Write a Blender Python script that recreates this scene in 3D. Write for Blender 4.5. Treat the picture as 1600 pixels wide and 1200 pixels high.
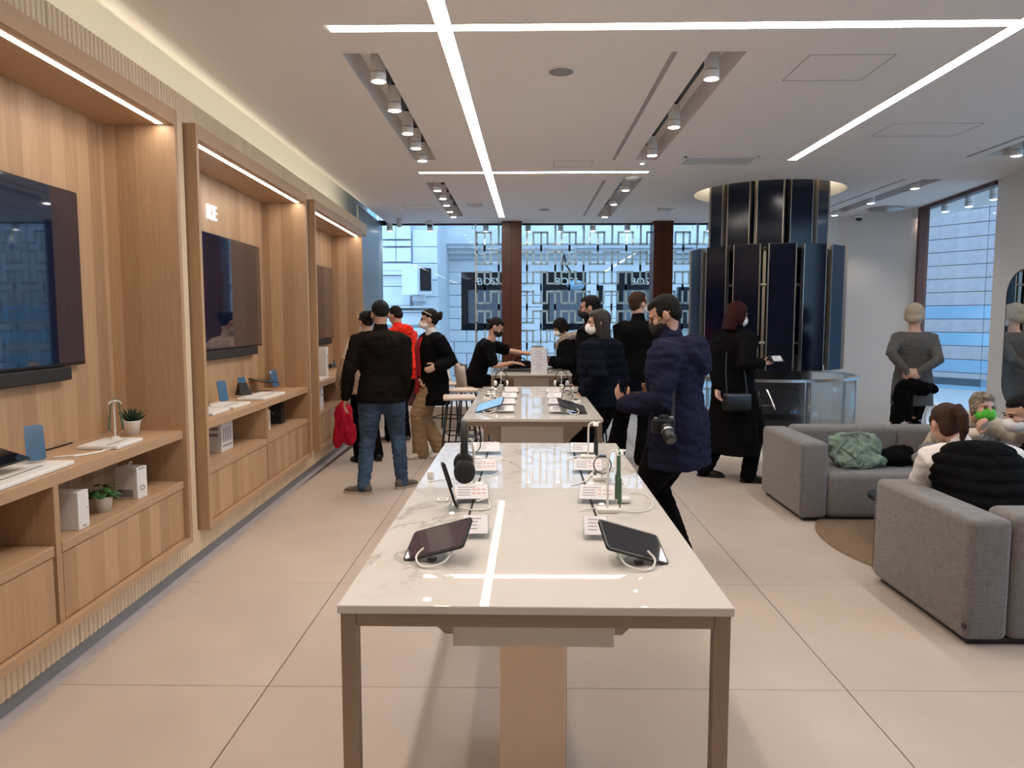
import bpy, bmesh, math, random
import numpy as np
from mathutils import Vector, Matrix, noise
for o in list(bpy.data.objects): bpy.data.objects.remove(o)
PI=math.pi; R=math.radians
random.seed(7)
col=bpy.context.scene.collection
SC=bpy.context.scene
# ------------------------------------------------------------------ camera, world, exposure
F=1140.0; EYE=1.52; CEIL=3.05; GLASS=11.8; TOP=0.89
pitch=math.atan(100/F); yaw=math.atan(17/F)
cd=bpy.data.cameras.new('camera'); cam=bpy.data.objects.new('camera',cd); col.objects.link(cam)
cam.location=(0,0,EYE); cam.rotation_euler=(PI/2-pitch,0,yaw)
cd.sensor_width=36; cd.lens=F/1600*36; cd.clip_start=.05; cd.clip_end=200
SC.camera=cam
W=bpy.data.worlds.new('sky'); SC.world=W; W.use_nodes=True
wn=W.node_tree.nodes; wl_=W.node_tree.links; bg=wn['Background']
bg.inputs[0].default_value=(0.47,0.72,1.0,1); bg.inputs[1].default_value=1.75
SC.view_settings.view_transform='Standard'; SC.view_settings.look='None'
SC.view_settings.exposure=0.85; SC.view_settings.gamma=1.0
try: SC.view_settings.use_curve_mapping=False
except Exception: pass
SPOT_W=10.5; LED=16; COVE=4.6

# turns a pixel of the 1600x1200 photograph into a point on a known plane
_f=Vector((-math.sin(yaw)*math.cos(pitch),math.cos(yaw)*math.cos(pitch),-math.sin(pitch)))
_r=Vector((math.cos(yaw),math.sin(yaw),0)); _u=_r.cross(_f)
def at(x,y,Z=None,Y=None,X=None):
    d=F*_f+(x-800)*_r-(y-600)*_u
    if Z is not None: t=(Z-EYE)/d.z
    elif Y is not None: t=Y/d.y
    else: t=X/d.x
    return Vector((0,0,EYE))+d*t

# ------------------------------------------------------------------ materials
def mat(name,c,rough=.6,metal=0,spec=.5,emit=None,es=0,trans=0,ior=1.45,alpha=1,bump=0,bscale=60,var=0,vscale=4,coat=0,sheen=0):
    m=bpy.data.materials.new(name); m.use_nodes=True; n=m.node_tree.nodes; l=m.node_tree.links
    b=n['Principled BSDF']
    b.inputs['Base Color'].default_value=(*c,1); b.inputs['Roughness'].default_value=rough
    b.inputs['Metallic'].default_value=metal; b.inputs['Specular IOR Level'].default_value=spec
    b.inputs['IOR'].default_value=ior
    if trans: b.inputs['Transmission Weight'].default_value=trans
    if coat: b.inputs['Coat Weight'].default_value=coat; b.inputs['Coat Roughness'].default_value=.03
    if sheen: b.inputs['Sheen Weight'].default_value=sheen
    if emit: b.inputs['Emission Color'].default_value=(*emit,1); b.inputs['Emission Strength'].default_value=es
    if alpha<1: b.inputs['Alpha'].default_value=alpha
    if bump or var:
        tc=n.new('ShaderNodeTexCoord')
    if bump:
        t=n.new('ShaderNodeTexNoise'); t.inputs['Scale'].default_value=bscale; t.inputs['Detail'].default_value=3
        l.new(tc.outputs['Object'],t.inputs['Vector'])
        bp=n.new('ShaderNodeBump'); bp.inputs['Strength'].default_value=bump; bp.inputs['Distance'].default_value=.01
        l.new(t.outputs['Fac'],bp.inputs['Height']); l.new(bp.outputs[0],b.inputs['Normal'])
    if var:
        t=n.new('ShaderNodeTexNoise'); t.inputs['Scale'].default_value=vscale; t.inputs['Detail'].default_value=4
        l.new(tc.outputs['Object'],t.inputs['Vector'])
        cr=n.new('ShaderNodeValToRGB'); cr.color_ramp.elements[0].position=.3; cr.color_ramp.elements[1].position=.7
        cr.color_ramp.elements[0].color=(*[max(0,v*(1-var)) for v in c],1); cr.color_ramp.elements[1].color=(*[min(1,v*(1+var)) for v in c],1)
        l.new(t.outputs['Fac'],cr.inputs['Fac']); l.new(cr.outputs[0],b.inputs['Base Color'])
    return m
def wood(name,c1,c2,axis='Z',plank=.11,rough=.45):
    # veneer with staves along Z, tone per stave
    m=bpy.data.materials.new(name); m.use_nodes=True; n=m.node_tree.nodes; l=m.node_tree.links; b=n['Principled BSDF']
    b.inputs['Roughness'].default_value=rough; b.inputs['Specular IOR Level'].default_value=.35
    tc=n.new('ShaderNodeTexCoord'); sx=n.new('ShaderNodeSeparateXYZ'); l.new(tc.outputs['Object'],sx.inputs[0])
    ad=n.new('ShaderNodeMath'); ad.operation='ADD'; l.new(sx.outputs['X'],ad.inputs[0]); l.new(sx.outputs['Y'],ad.inputs[1])
    dv=n.new('ShaderNodeMath'); dv.operation='DIVIDE'; l.new(ad.outputs[0],dv.inputs[0]); dv.inputs[1].default_value=plank
    fl=n.new('ShaderNodeMath'); fl.operation='FLOOR'; l.new(dv.outputs[0],fl.inputs[0])
    wn_=n.new('ShaderNodeTexWhiteNoise'); wn_.noise_dimensions='1D'; l.new(fl.outputs[0],wn_.inputs['W'])
    mp=n.new('ShaderNodeMapping'); mp.inputs['Scale'].default_value=(28,28,1.6) if axis=='Z' else (28,1.6,28); l.new(tc.outputs['Object'],mp.inputs[0])
    t=n.new('ShaderNodeTexNoise'); t.inputs['Scale'].default_value=2.2; t.inputs['Detail'].default_value=5; l.new(mp.outputs[0],t.inputs['Vector'])
    a=n.new('ShaderNodeMath'); a.operation='MULTIPLY'; a.inputs[1].default_value=.55; l.new(t.outputs['Fac'],a.inputs[0])
    a2=n.new('ShaderNodeMath'); a2.operation='MULTIPLY_ADD'; a2.inputs[1].default_value=.5; l.new(wn_.outputs['Value'],a2.inputs[0]); l.new(a.outputs[0],a2.inputs[2])
    mx=n.new('ShaderNodeMix'); mx.data_type='RGBA'; mx.inputs[6].default_value=(*c1,1); mx.inputs[7].default_value=(*c2,1)
    l.new(a2.outputs[0],mx.inputs[0]); l.new(mx.outputs[2],b.inputs['Base Color'])
    return m
def marble(name):
    m=bpy.data.materials.new(name); m.use_nodes=True; n=m.node_tree.nodes; l=m.node_tree.links; b=n['Principled BSDF']
    b.inputs['Roughness'].default_value=.018; b.inputs['Specular IOR Level'].default_value=.5
    tc=n.new('ShaderNodeTexCoord'); mp=n.new('ShaderNodeMapping'); mp.inputs['Scale'].default_value=(1.1,.55,1); mp.inputs['Rotation'].default_value=(0,0,.85); l.new(tc.outputs['Object'],mp.inputs[0])
    t=n.new('ShaderNodeTexNoise'); t.inputs['Scale'].default_value=2.6; t.inputs['Detail'].default_value=7; t.inputs['Roughness'].default_value=.62; t.inputs['Distortion'].default_value=.9; l.new(mp.outputs[0],t.inputs['Vector'])
    s=n.new('ShaderNodeMath'); s.operation='SUBTRACT'; s.inputs[1].default_value=.5; l.new(t.outputs['Fac'],s.inputs[0])
    ab=n.new('ShaderNodeMath'); ab.operation='ABSOLUTE'; l.new(s.outputs[0],ab.inputs[0])
    cr=n.new('ShaderNodeValToRGB'); e=cr.color_ramp.elements; e[0].position=0; e[0].color=(.42,.38,.34,1); e[1].position=.022; e[1].color=(.61,.57,.52,1)
    x=cr.color_ramp.elements.new(.09); x.color=(.665,.625,.58,1)
    l.new(ab.outputs[0],cr.inputs['Fac']); 
    t2=n.new('ShaderNodeTexNoise'); t2.inputs['Scale'].default_value=1.6; l.new(mp.outputs[0],t2.inputs['Vector'])
    cr2=n.new('ShaderNodeValToRGB'); cr2.color_ramp.elements[0].position=.42; cr2.color_ramp.elements[1].position=.6
    l.new(t2.outputs['Fac'],cr2.inputs['Fac'])
    mx=n.new('ShaderNodeMix'); mx.data_type='RGBA'; mx.inputs[6].default_value=(.665,.625,.58,1); l.new(cr2.outputs[0],mx.inputs[0]); l.new(cr.outputs[0],mx.inputs[7]); l.new(mx.outputs[2],b.inputs['Base Color'])
    return m
def weave(name,c,s=.18):
    m=bpy.data.materials.new(name); m.use_nodes=True; n=m.node_tree.nodes; l=m.node_tree.links; b=n['Principled BSDF']
    b.inputs['Roughness'].default_value=.95; b.inputs['Specular IOR Level'].default_value=.1; b.inputs['Sheen Weight'].default_value=.3
    tc=n.new('ShaderNodeTexCoord'); mp=n.new('ShaderNodeMapping'); mp.inputs['Scale'].default_value=(14,14,190); l.new(tc.outputs['Object'],mp.inputs[0])
    t=n.new('ShaderNodeTexNoise'); t.inputs['Scale'].default_value=1.5; t.inputs['Detail'].default_value=4; l.new(mp.outputs[0],t.inputs['Vector'])
    mp2=n.new('ShaderNodeMapping'); mp2.inputs['Scale'].default_value=(200,200,14); l.new(tc.outputs['Object'],mp2.inputs[0])
    t2=n.new('ShaderNodeTexNoise'); t2.inputs['Scale'].default_value=1.2; t2.inputs['Detail'].default_value=3; l.new(mp2.outputs[0],t2.inputs['Vector'])
    ad=n.new('ShaderNodeMath'); ad.operation='MULTIPLY_ADD'; ad.inputs[1].default_value=.4; l.new(t2.outputs['Fac'],ad.inputs[0]); 
    h=n.new('ShaderNodeMath'); h.operation='MULTIPLY'; h.inputs[1].default_value=.6; l.new(t.outputs['Fac'],h.inputs[0]); l.new(h.outputs[0],ad.inputs[2])
    cr=n.new('ShaderNodeValToRGB'); cr.color_ramp.elements[0].position=.35; cr.color_ramp.elements[1].position=.65
    cr.color_ramp.elements[0].color=(*[v*(1-s*1.5) for v in c],1); cr.color_ramp.elements[1].color=(*[v*(1+s*1.5) for v in c],1)
    l.new(ad.outputs[0],cr.inputs['Fac']); l.new(cr.outputs[0],b.inputs['Base Color'])
    bp=n.new('ShaderNodeBump'); bp.inputs['Strength'].default_value=.35; bp.inputs['Distance'].default_value=.004; l.new(ad.outputs[0],bp.inputs['Height']); l.new(bp.outputs[0],b.inputs['Normal'])
    return m
def thin_glass(name,tint=(.93,.97,1.0),refl=.12):
    m=bpy.data.materials.new(name); m.use_nodes=True; n=m.node_tree.nodes; l=m.node_tree.links; n.remove(n['Principled BSDF'])
    tr=n.new('ShaderNodeBsdfTransparent'); tr.inputs[0].default_value=(*tint,1)
    gl=n.new('ShaderNodeBsdfGlossy'); gl.inputs['Roughness'].default_value=.01
    fr=n.new('ShaderNodeFresnel'); fr.inputs[0].default_value=1.5
    ge=n.new('ShaderNodeNewGeometry'); iv=n.new('ShaderNodeMath'); iv.operation='SUBTRACT'; iv.inputs[0].default_value=1; l.new(ge.outputs['Backfacing'],iv.inputs[1])
    mu=n.new('ShaderNodeMath'); mu.operation='MULTIPLY'; l.new(fr.outputs[0],mu.inputs[0]); l.new(iv.outputs[0],mu.inputs[1])
    mx=n.new('ShaderNodeMixShader'); l.new(mu.outputs[0],mx.inputs[0]); l.new(tr.outputs[0],mx.inputs[1]); l.new(gl.outputs[0],mx.inputs[2])
    l.new(mx.outputs[0],n['Material Output'].inputs[0]); return m

M={}
M['wood']=wood('birch_veneer',(.32,.180,.090),(.60,.395,.235))
M['wood_h']=wood('birch_counter',(.40,.24,.132),(.54,.35,.215),axis='Y',plank=3)
M['rib']=wood('ribbed_birch',(.70,.54,.36),(.80,.65,.46),plank=.035)
M['tile']=mat('floor_stone',(.50,.415,.35),rough=.42,var=.07,vscale=1.8,bump=.05,bscale=30)
M['joint']=mat('grout',(.10,.065,.05),rough=.9)
M['ceil']=mat('ceiling_paint',(.86,.82,.79),rough=.85)
M['white']=mat('white_paint',(.84,.835,.82),rough=.7)
M['offwhite']=mat('off_white_lacquer',(.80,.74,.67),rough=.4)
M['troughbeige']=mat('beige_metal_trough',(.46,.36,.28),rough=.4,metal=0)
M['marble']=marble('marble')
M['steel']=mat('brushed_bronze_steel',(.36,.285,.23),rough=.38,metal=.85)
M['mirrorsteel']=mat('polished_bronze_panel',(.74,.60,.49),rough=.14,metal=.75)
M['alu']=mat('aluminium',(.62,.62,.60),rough=.3,metal=1)
M['chrome']=mat('chrome',(.8,.8,.8),rough=.08,metal=1)
M['led']=mat('led_diffuser',(1,1,1),emit=(1,.93,.85),es=LED)
M['ledcove']=mat('led_cove',(1,1,1),emit=(1,.90,.66),es=COVE)
M['lens']=mat('lamp_lens',(1,1,1),emit=(1,.95,.88),es=9)
M['black']=mat('black_plastic',(.012,.012,.013),rough=.35)
M['blackmatte']=mat('black_matte',(.018,.017,.017),rough=.75)
M['screen']=mat('dark_screen_glass',(.006,.008,.014),rough=.03,spec=.8,coat=.6)
M['tvglass']=mat('television_glass',(.004,.012,.035),rough=.035,spec=1.0,coat=1.0)
M['navy']=mat('navy_gloss_panel',(.003,.005,.017),rough=.14,spec=.32)
M['brass']=mat('champagne_metal',(.38,.345,.30),rough=.34,metal=1)
M['skirt']=mat('grey_skirting',(.25,.265,.275),rough=.35,metal=.3)
M['mahog']=wood('mahogany',(.07,.018,.008),(.115,.030,.012),plank=.14,rough=.35)
M['redsill']=mat('oxblood_sill',(.14,.025,.018),rough=.4)
M['sofa']=weave('grey_woven_wool',(.175,.160,.155))
M['rug']=mat('jute',(.22,.145,.09),rough=.95,bump=.6,bscale=220,var=.25,vscale=90)
M['glass']=thin_glass('window_glass')
M['acrylic']=thin_glass('clear_acrylic',(.90,.93,.94))
M['mirror']=mat('mirror_glass',(.86,.88,.88),rough=.01,metal=1)
M['whiteplastic']=mat('white_plastic',(.80,.78,.74),rough=.35)
M['cable']=mat('white_cable',(.74,.70,.64),rough=.5)
M['frost']=mat('frosted_film',(.62,.66,.64),rough=.9)
_n=M['frost'].node_tree.nodes; _l=M['frost'].node_tree.links; _t=_n.new('ShaderNodeBsdfTranslucent'); _t.inputs[0].default_value=(.74,.78,.74,1); _m=_n.new('ShaderNodeMixShader'); _m.inputs[0].default_value=.62
_l.new(_n['Principled BSDF'].outputs[0],_m.inputs[1]); _l.new(_t.outputs[0],_m.inputs[2]); _l.new(_m.outputs[0],_n['Material Output'].inputs[0])
M['stone']=mat('pale_stone',(.66,.68,.70),rough=.9,var=.06,vscale=3)
M['stone2']=mat('cool_grey_stone',(.55,.58,.60),rough=.9,var=.05,vscale=2)
M['pinkstone']=mat('pinkish_stone',(.40,.36,.37),rough=.85,var=.10,vscale=6)
M['blueglass']=mat('blue_facade_glass',(.22,.38,.50),rough=.10,spec=.8)
M['paleglass']=mat('pale_glass_panel',(.62,.76,.80),rough=.25)
M['darkwin']=mat('dark_shop_window',(.010,.010,.014),rough=.25,spec=.25)
M['greywin']=mat('grey_shop_blind',(.10,.11,.125),rough=.6)
M['asphalt']=mat('pavement',(.42,.43,.44),rough=.9)
M['paper']=mat('paper',(.62,.60,.62),rough=.7)
M['print']=mat('grey_print',(.25,.23,.25),rough=.8)
M['redprint']=mat('red_print',(.60,.20,.18),rough=.8)
M['boxwhite']=mat('white_carton',(.76,.74,.72),rough=.5)
M['pot']=mat('white_ceramic',(.80,.76,.70),rough=.4)
M['leaf']=mat('green_leaf',(.025,.10,.02),rough=.45)
M['leafdark']=mat('dark_leaf',(.012,.035,.015),rough=.5)
M['leaflight']=mat('yellow_green_leaf',(.30,.42,.10),rough=.5)
M['soil']=mat('soil',(.02,.014,.01),rough=1)
M['bluephone']=mat('blue_phone_back',(.035,.12,.23),rough=.2,spec=.6,coat=.5)
M['bluescreen']=mat('light_blue_screen',(.18,.38,.62),rough=.12,emit=(.25,.5,.8),es=.25)
M['tabscreen']=mat('tablet_display',(.02,.015,.03),rough=.03,spec=.8,emit=(.20,.10,.10),es=.12)
M['greenband']=mat('sage_green_rubber',(.06,.13,.08),rough=.5)
M['skin']=mat('skin',(.50,.28,.19),rough=.5,var=.06,vscale=25)
M['skin2']=mat('pale_skin',(.62,.36,.27),rough=.5,var=.06,vscale=25)
M['hairblack']=mat('black_hair',(.010,.008,.007),rough=.5,bump=.8,bscale=260)
M['hairbrown']=mat('brown_hair',(.06,.03,.018),rough=.5,bump=.8,bscale=260)
M['hairdark']=mat('very_dark_brown_hair',(.018,.011,.009),rough=.45,bump=.6,bscale=260)
M['hairred']=mat('dark_red_hair',(.034,.004,.003),rough=.45,bump=.8,bscale=260)
M['hairblonde']=mat('grey_blonde_hair',(.52,.43,.33),rough=.5,bump=.5,bscale=300,var=.12,vscale=30)
M['hairash']=mat('ash_streaked_hair',(.30,.24,.18),rough=.5,bump=.9,bscale=200,var=.6,vscale=45)
M['eye']=mat('eye',(.02,.012,.01),rough=.15)
M['maskwhite']=mat('white_mask',(.82,.80,.78),rough=.8)
M['maskblack']=mat('black_mask',(.012,.012,.013),rough=.8)
M['maskgreen']=mat('green_mask',(.10,.52,.04),rough=.75)
def cloth(name,c,var=.12,bump=.25,bs=140): 
    M[name]=mat(name,c,rough=.92,spec=.12,var=var,vscale=18,bump=bump,bscale=bs,sheen=.03)
cloth('c_darkbrown',(.009,.0065,.006)); cloth('c_black',(.0042,.004,.0045)); cloth('c_navy',(.014,.015,.034)); cloth('c_navypuff',(.004,.0055,.012))
cloth('c_red',(.66,.025,.012)); cloth('c_darkred',(.33,.012,.02)); cloth('c_crimson',(.42,.01,.03)); cloth('c_beigecoat',(.40,.29,.21)); cloth('c_khaki',(.30,.195,.11))
cloth('c_greyknit',(.115,.108,.103)); cloth('c_white',(.72,.66,.63)); cloth('c_cream',(.62,.52,.42)); cloth('c_sage',(.20,.27,.215)); cloth('c_fur',(.42,.33,.27),var=.4,bump=1,bs=90)
cloth('c_greybag',(.20,.20,.20))
def jeans():
    m=mat('blue_denim',(.05,.085,.14),rough=.85,spec=.1,var=.35,vscale=7,bump=.2,bscale=200); return m
M['c_jeans']=jeans()
M['shoegrey']=mat('grey_suede',(.12,.10,.09),rough=.9); M['shoeblack']=mat('black_leather',(.010,.010,.011),rough=.35); M['shoewhite']=mat('white_sneaker',(.66,.60,.55),rough=.6)
M['sole']=mat('pale_sole',(.45,.36,.28),rough=.7); M['soleblack']=mat('black_sole',(.012,.012,.012),rough=.7)
M['burgundy']=mat('burgundy_planter',(.09,.028,.035),rough=.3)
M['stoolseat']=mat('pale_wood_seat',(.60,.48,.38),rough=.5)
M['shell']=mat('taupe_chair_shell',(.42,.36,.31),rough=.5)
M['redplastic']=mat('red_plastic',(.55,.03,.04),rough=.4)
M['letterlight']=mat('lit_letter',(1,1,1),emit=(.62,.80,1.0),es=1.0)
M['treetrunk']=mat('grey_trunk',(.2,.18,.16),rough=.9)

for k_ in ('hairblack','hairbrown','hairred','hairash','hairblonde'): M[k_].node_tree.nodes['Principled BSDF'].inputs['Specular IOR Level'].default_value=.14
for k_ in ('c_black','c_darkbrown','c_navypuff','c_navy'): M[k_].node_tree.nodes['Principled BSDF'].inputs['Sheen Weight'].default_value=.0; M[k_].node_tree.nodes['Principled BSDF'].inputs['Specular IOR Level'].default_value=.08
# ------------------------------------------------------------------ mesh helpers
def sm(P,k=5):
    P=[Vector(p) for p in P]; Q=[]
    for i in range(len(P)-1):
        p0=P[max(0,i-1)];p1=P[i];p2=P[i+1];p3=P[min(len(P)-1,i+2)]
        for j in range(k):
            t=j/k; Q.append(.5*((2*p1)+(p2-p0)*t+(2*p0-5*p1+4*p2-p3)*t*t+(3*p1-p0-3*p2+p3)*t*t*t))
    return Q+[P[-1]]
class G:
    def __init__(s): s.v=[]; s.f=[]
    def add(s,v,f):
        o=len(s.v); s.v+= [tuple(p) for p in v]; s.f+= [tuple(i+o for i in q) for q in f]; return s
    def box(s,x0,x1,y0,y1,z0,z1,mtx=None):
        v=[Vector(p) for p in ((x0,y0,z0),(x1,y0,z0),(x1,y1,z0),(x0,y1,z0),(x0,y0,z1),(x1,y0,z1),(x1,y1,z1),(x0,y1,z1))]
        if mtx: v=[mtx@p for p in v]
        return s.add(v,[(0,3,2,1),(4,5,6,7),(0,1,5,4),(1,2,6,5),(2,3,7,6),(3,0,4,7)])
    def rbox(s,x0,x1,y0,y1,z0,z1,r=.01,seg=2,mtx=None):
        bm=bmesh.new(); bmesh.ops.create_cube(bm,size=1)
        for v in bm.verts: v.co=Vector(((x0+x1)/2+v.co.x*(x1-x0),(y0+y1)/2+v.co.y*(y1-y0),(z0+z1)/2+v.co.z*(z1-z0)))
        bmesh.ops.bevel(bm,geom=bm.edges[:]+bm.verts[:],offset=r,segments=seg,profile=.5,affect='EDGES')
        bm.verts.index_update()
        v=[p.co.copy() for p in bm.verts]; 
        if mtx: v=[mtx@p for p in v]
        s.add(v,[[q.index for q in f.verts] for f in bm.faces]); bm.free(); return s
    def plate(s,w,h,t,r,mtx=None,seg=5):
        # rounded rectangle plate in XY, thickness along Z from 0 to t
        pts=[]
        for cx,cy,a0 in ((w/2-r,h/2-r,0),(-w/2+r,h/2-r,90),(-w/2+r,-h/2+r,180),(w/2-r,-h/2+r,270)):
            for i in range(seg+1):
                a=R(a0+90*i/seg); pts.append((cx+r*math.cos(a),cy+r*math.sin(a)))
        n=len(pts); v=[Vector((x,y,0)) for x,y in pts]+[Vector((x,y,t)) for x,y in pts]
        if mtx: v=[mtx@p for p in v]
        return s.add(v,[tuple(range(n-1,-1,-1)),tuple(range(n,2*n))]+[(i,(i+1)%n,n+(i+1)%n,n+i) for i in range(n)])
    def lathe(s,prof,n=24,mtx=None,cap=True):
        v=[];f=[]
        for (r,z) in prof:
            for i in range(n): a=2*PI*i/n; v.append(Vector((r*math.cos(a),r*math.sin(a),z)))
        for k in range(len(prof)-1):
            for i in range(n): j=(i+1)%n; f.append((k*n+i,k*n+j,(k+1)*n+j,(k+1)*n+i))
        if cap:
            f.append(tuple(range(n-1,-1,-1))); f.append(tuple((len(prof)-1)*n+i for i in range(n)))
        if mtx: v=[mtx@p for p in v]
        return s.add(v,f)
    def cyl(s,p0,p1,r0,r1=None,n=12): return s.tube([p0,p1],[r0,r1 if r1 is not None else r0],n,flat=True)
    def tube(s,pts,rad,n=12,ref=None,flat=False,closed=False):
        pts=[Vector(p) for p in pts]; m=len(pts)
        if not isinstance(rad,(list,tuple)): rad=[rad]*m
        rad=[(q,q) if not isinstance(q,(tuple,list)) else q for q in rad]
        T=[]
        for i in range(m):
            a=pts[(i-1)%m] if closed else pts[max(0,i-1)]; b=pts[(i+1)%m] if closed else pts[min(m-1,i+1)]; T.append((b-a).normalized())
        if ref is None:
            ref=Vector((0,0,1)) if abs(T[0].z)<.9 else Vector((1,0,0))
        A=Vector(ref); A=(A-T[0]*A.dot(T[0])).normalized(); v=[];f=[]
        rings=[]
        for i in range(m):
            A=(A-T[i]*A.dot(T[i])).normalized(); B=T[i].cross(A)
            rings.append((pts[i],A.copy(),B,rad[i],T[i]))
        seq=[]
        if not flat and not closed:
            p,A0,B0,rr,t=rings[0]; k=min(rr); 
            for a in (75,50,25): seq.append((p-t*k*math.sin(R(a)),A0,B0,(rr[0]*math.cos(R(a)),rr[1]*math.cos(R(a)))))
        seq+= [(p,a,b,rr) for p,a,b,rr,t in rings]
        if not flat and not closed:
            p,A0,B0,rr,t=rings[-1]; k=min(rr)
            for a in (25,50,75): seq.append((p+t*k*math.sin(R(a)),A0,B0,(rr[0]*math.cos(R(a)),rr[1]*math.cos(R(a)))))
        for p,a,b,rr in seq:
            for i in range(n): q=2*PI*i/n; v.append(p+a*rr[0]*math.cos(q)+b*rr[1]*math.sin(q))
        L=len(seq)
        for k in range(L if closed else L-1):
            for i in range(n): j=(i+1)%n; k2=(k+1)%L; f.append((k*n+i,k*n+j,k2*n+j,k2*n+i))
        if not closed: f.append(tuple(range(n-1,-1,-1))); f.append(tuple((L-1)*n+i for i in range(n)))
        return s.add(v,f)
    def ell(s,c,r,mtx=None,n=16,m=10):
        v=[];f=[]; c=Vector(c)
        for i in range(m+1):
            th=PI*i/m
            for j in range(n): ph=2*PI*j/n; v.append(Vector((c.x+r[0]*math.sin(th)*math.cos(ph),c.y+r[1]*math.sin(th)*math.sin(ph),c.z+r[2]*math.cos(th))))
        # merge poles
        vv=[v[0]]+v[n:m*n]+[v[m*n]]
        for j in range(n): f.append((0,1+j,1+(j+1)%n))
        for i in range(m-2):
            for j in range(n): a=1+i*n+j;b=1+i*n+(j+1)%n; f.append((a,a+n,b+n,b))
        last=len(vv)-1
        for j in range(n): f.append((1+(m-2)*n+j,last,1+(m-2)*n+(j+1)%n))
        if mtx: vv=[mtx@p for p in vv]
        return s.add(vv,f)
    def mesh(s,name):
        me=bpy.data.meshes.new(name); me.from_pydata([tuple(p) for p in s.v],[],s.f); me.update()
        bm=bmesh.new(); bm.from_mesh(me); bmesh.ops.recalc_face_normals(bm,faces=bm.faces); bm.to_mesh(me); bm.free()
        return me
    def build(s,name,m,parent=None,smooth=False,loc=None,rot=None,label=None):
        me=s.mesh(name); me.materials.append(M[m] if isinstance(m,str) else m)
        if smooth: me.shade_smooth()
        return link(me,name,parent,loc,rot,label)
def link(me,name,parent=None,loc=None,rot=None,label=None):
    o=bpy.data.objects.new(name,me); col.objects.link(o)
    if parent is not None: o.parent=parent
    if loc is not None: o.location=loc
    if rot is not None: o.rotation_euler=rot
    if label: o['label']=label
    return o
def smooth_by_angle(o,deg=35):
    try:
        o.data.shade_smooth(); o.data.set_sharp_from_angle(angle=R(deg))
    except Exception: pass
    return o
def thing(name,label,cat,loc=(0,0,0),rot=(0,0,0),group=None):
    o=bpy.data.objects.new(name,None); col.objects.link(o); o.empty_display_size=.1
    o.location=loc; o.rotation_euler=rot if isinstance(rot,tuple) else (0,0,rot)
    o['label']=label; o['category']=cat
    if group: o['group']=group
    return o
def tag(o,label,cat,group=None):
    o['label']=label; o['category']=cat
    if group: o['group']=group
    return o
def struct(o): o['kind']='structure'; return o
def dup(o,loc=None,rot=None,label=None,parent=None):
    c=o.copy(); col.objects.link(c)
    if parent is not None: c.parent=parent
    if loc is not None: c.location=loc
    if rot is not None: c.rotation_euler=rot
    if label: c['label']=label
    for ch in list(o.children): dup(ch,parent=c)
    return c
def text_geo(body,size,extr=.005,font=None,align='LEFT'):
    cu=bpy.data.curves.new('t','FONT'); cu.body=body; cu.size=size; cu.extrude=extr; cu.align_x=align; cu.resolution_u=3
    ob=bpy.data.objects.new('t',cu); col.objects.link(ob); dg=bpy.context.evaluated_depsgraph_get(); dg.update()
    me=bpy.data.meshes.new_from_object(ob.evaluated_get(dg)); bpy.data.objects.remove(ob); return me
def remesh(g,voxel,smooth=2,fac=.5):
    me=g.mesh('tmp'); ob=bpy.data.objects.new('tmp',me); col.objects.link(ob)
    m=ob.modifiers.new('r','REMESH'); m.mode='VOXEL'; m.voxel_size=voxel; m.use_smooth_shade=True
    if smooth:
        s=ob.modifiers.new('s','SMOOTH'); s.iterations=smooth; s.factor=fac
    dg=bpy.context.evaluated_depsgraph_get(); dg.update()
    r=bpy.data.meshes.new_from_object(ob.evaluated_get(dg)); bpy.data.objects.remove(ob); bpy.data.meshes.remove(me)
    return r
def crumple(me,amp,fr=(9,9,20),quilt=None,seed=0,zr=None):
    n=len(me.vertices); co=np.empty(n*3,np.float32); me.vertices.foreach_get('co',co); co=co.reshape(-1,3)
    no=np.array([v.normal[:] for v in me.vertices],np.float32)
    def fold(p):
        a_=noise.noise(Vector((p[0]*fr[0]+seed,p[1]*fr[1],p[2]*fr[2]))); b_=noise.noise(Vector((p[0]*fr[0]*1.9+seed+7,p[1]*fr[1]*1.9+5,p[2]*fr[2]*1.7)))
        return .8*(.28-abs(a_))*1.6+.55*(.25-abs(b_))*1.5
    d=np.array([fold(p) for p in co],np.float32)*amp
    if quilt: d+= (np.abs(np.sin(co[:,2]*PI/quilt[0]))**.5-.6)*quilt[1]
    co=co+no*d[:,None]; me.vertices.foreach_set('co',co.ravel()); me.update(); return me
def join_mesh(ms,name):
    g=bmesh.new()
    for m in ms: g.from_mesh(m)
    me=bpy.data.meshes.new(name); g.to_mesh(me); g.free(); me.shade_smooth(); return me

# ================================================================== SETTING
# floor: grout bed with one object per stone tile
fl=struct(G().box(-2.6,6.2,-4.2,GLASS+.05,-.06,-.006).build('floor','joint'))
TS=1.2; X0=-1.062; Y0=2.905
tm={}
def tilemesh(w,h):
    k=(round(w,3),round(h,3))
    if k not in tm:
        g=G().rbox(0,w,0,h,-.02,0,r=.002,seg=1); me=g.mesh('floor_tile'); me.materials.append(M['tile']); tm[k]=me
    return tm[k]
gapj=.004
for i in range(-1,7):
    for j in range(-6,8):
        xa=X0+TS*i; ya=Y0+TS*j; xb=xa+TS; yb=ya+TS
        xa=max(xa,-2.04); yb=min(yb,GLASS); xb=min(xb,6.0)
        if xb-xa<.05 or yb-ya<.05: continue
        link(tilemesh(xb-xa-gapj,yb-ya-gapj),'floor_tile',fl,(xa+gapj/2,ya+gapj/2,0))
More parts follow.
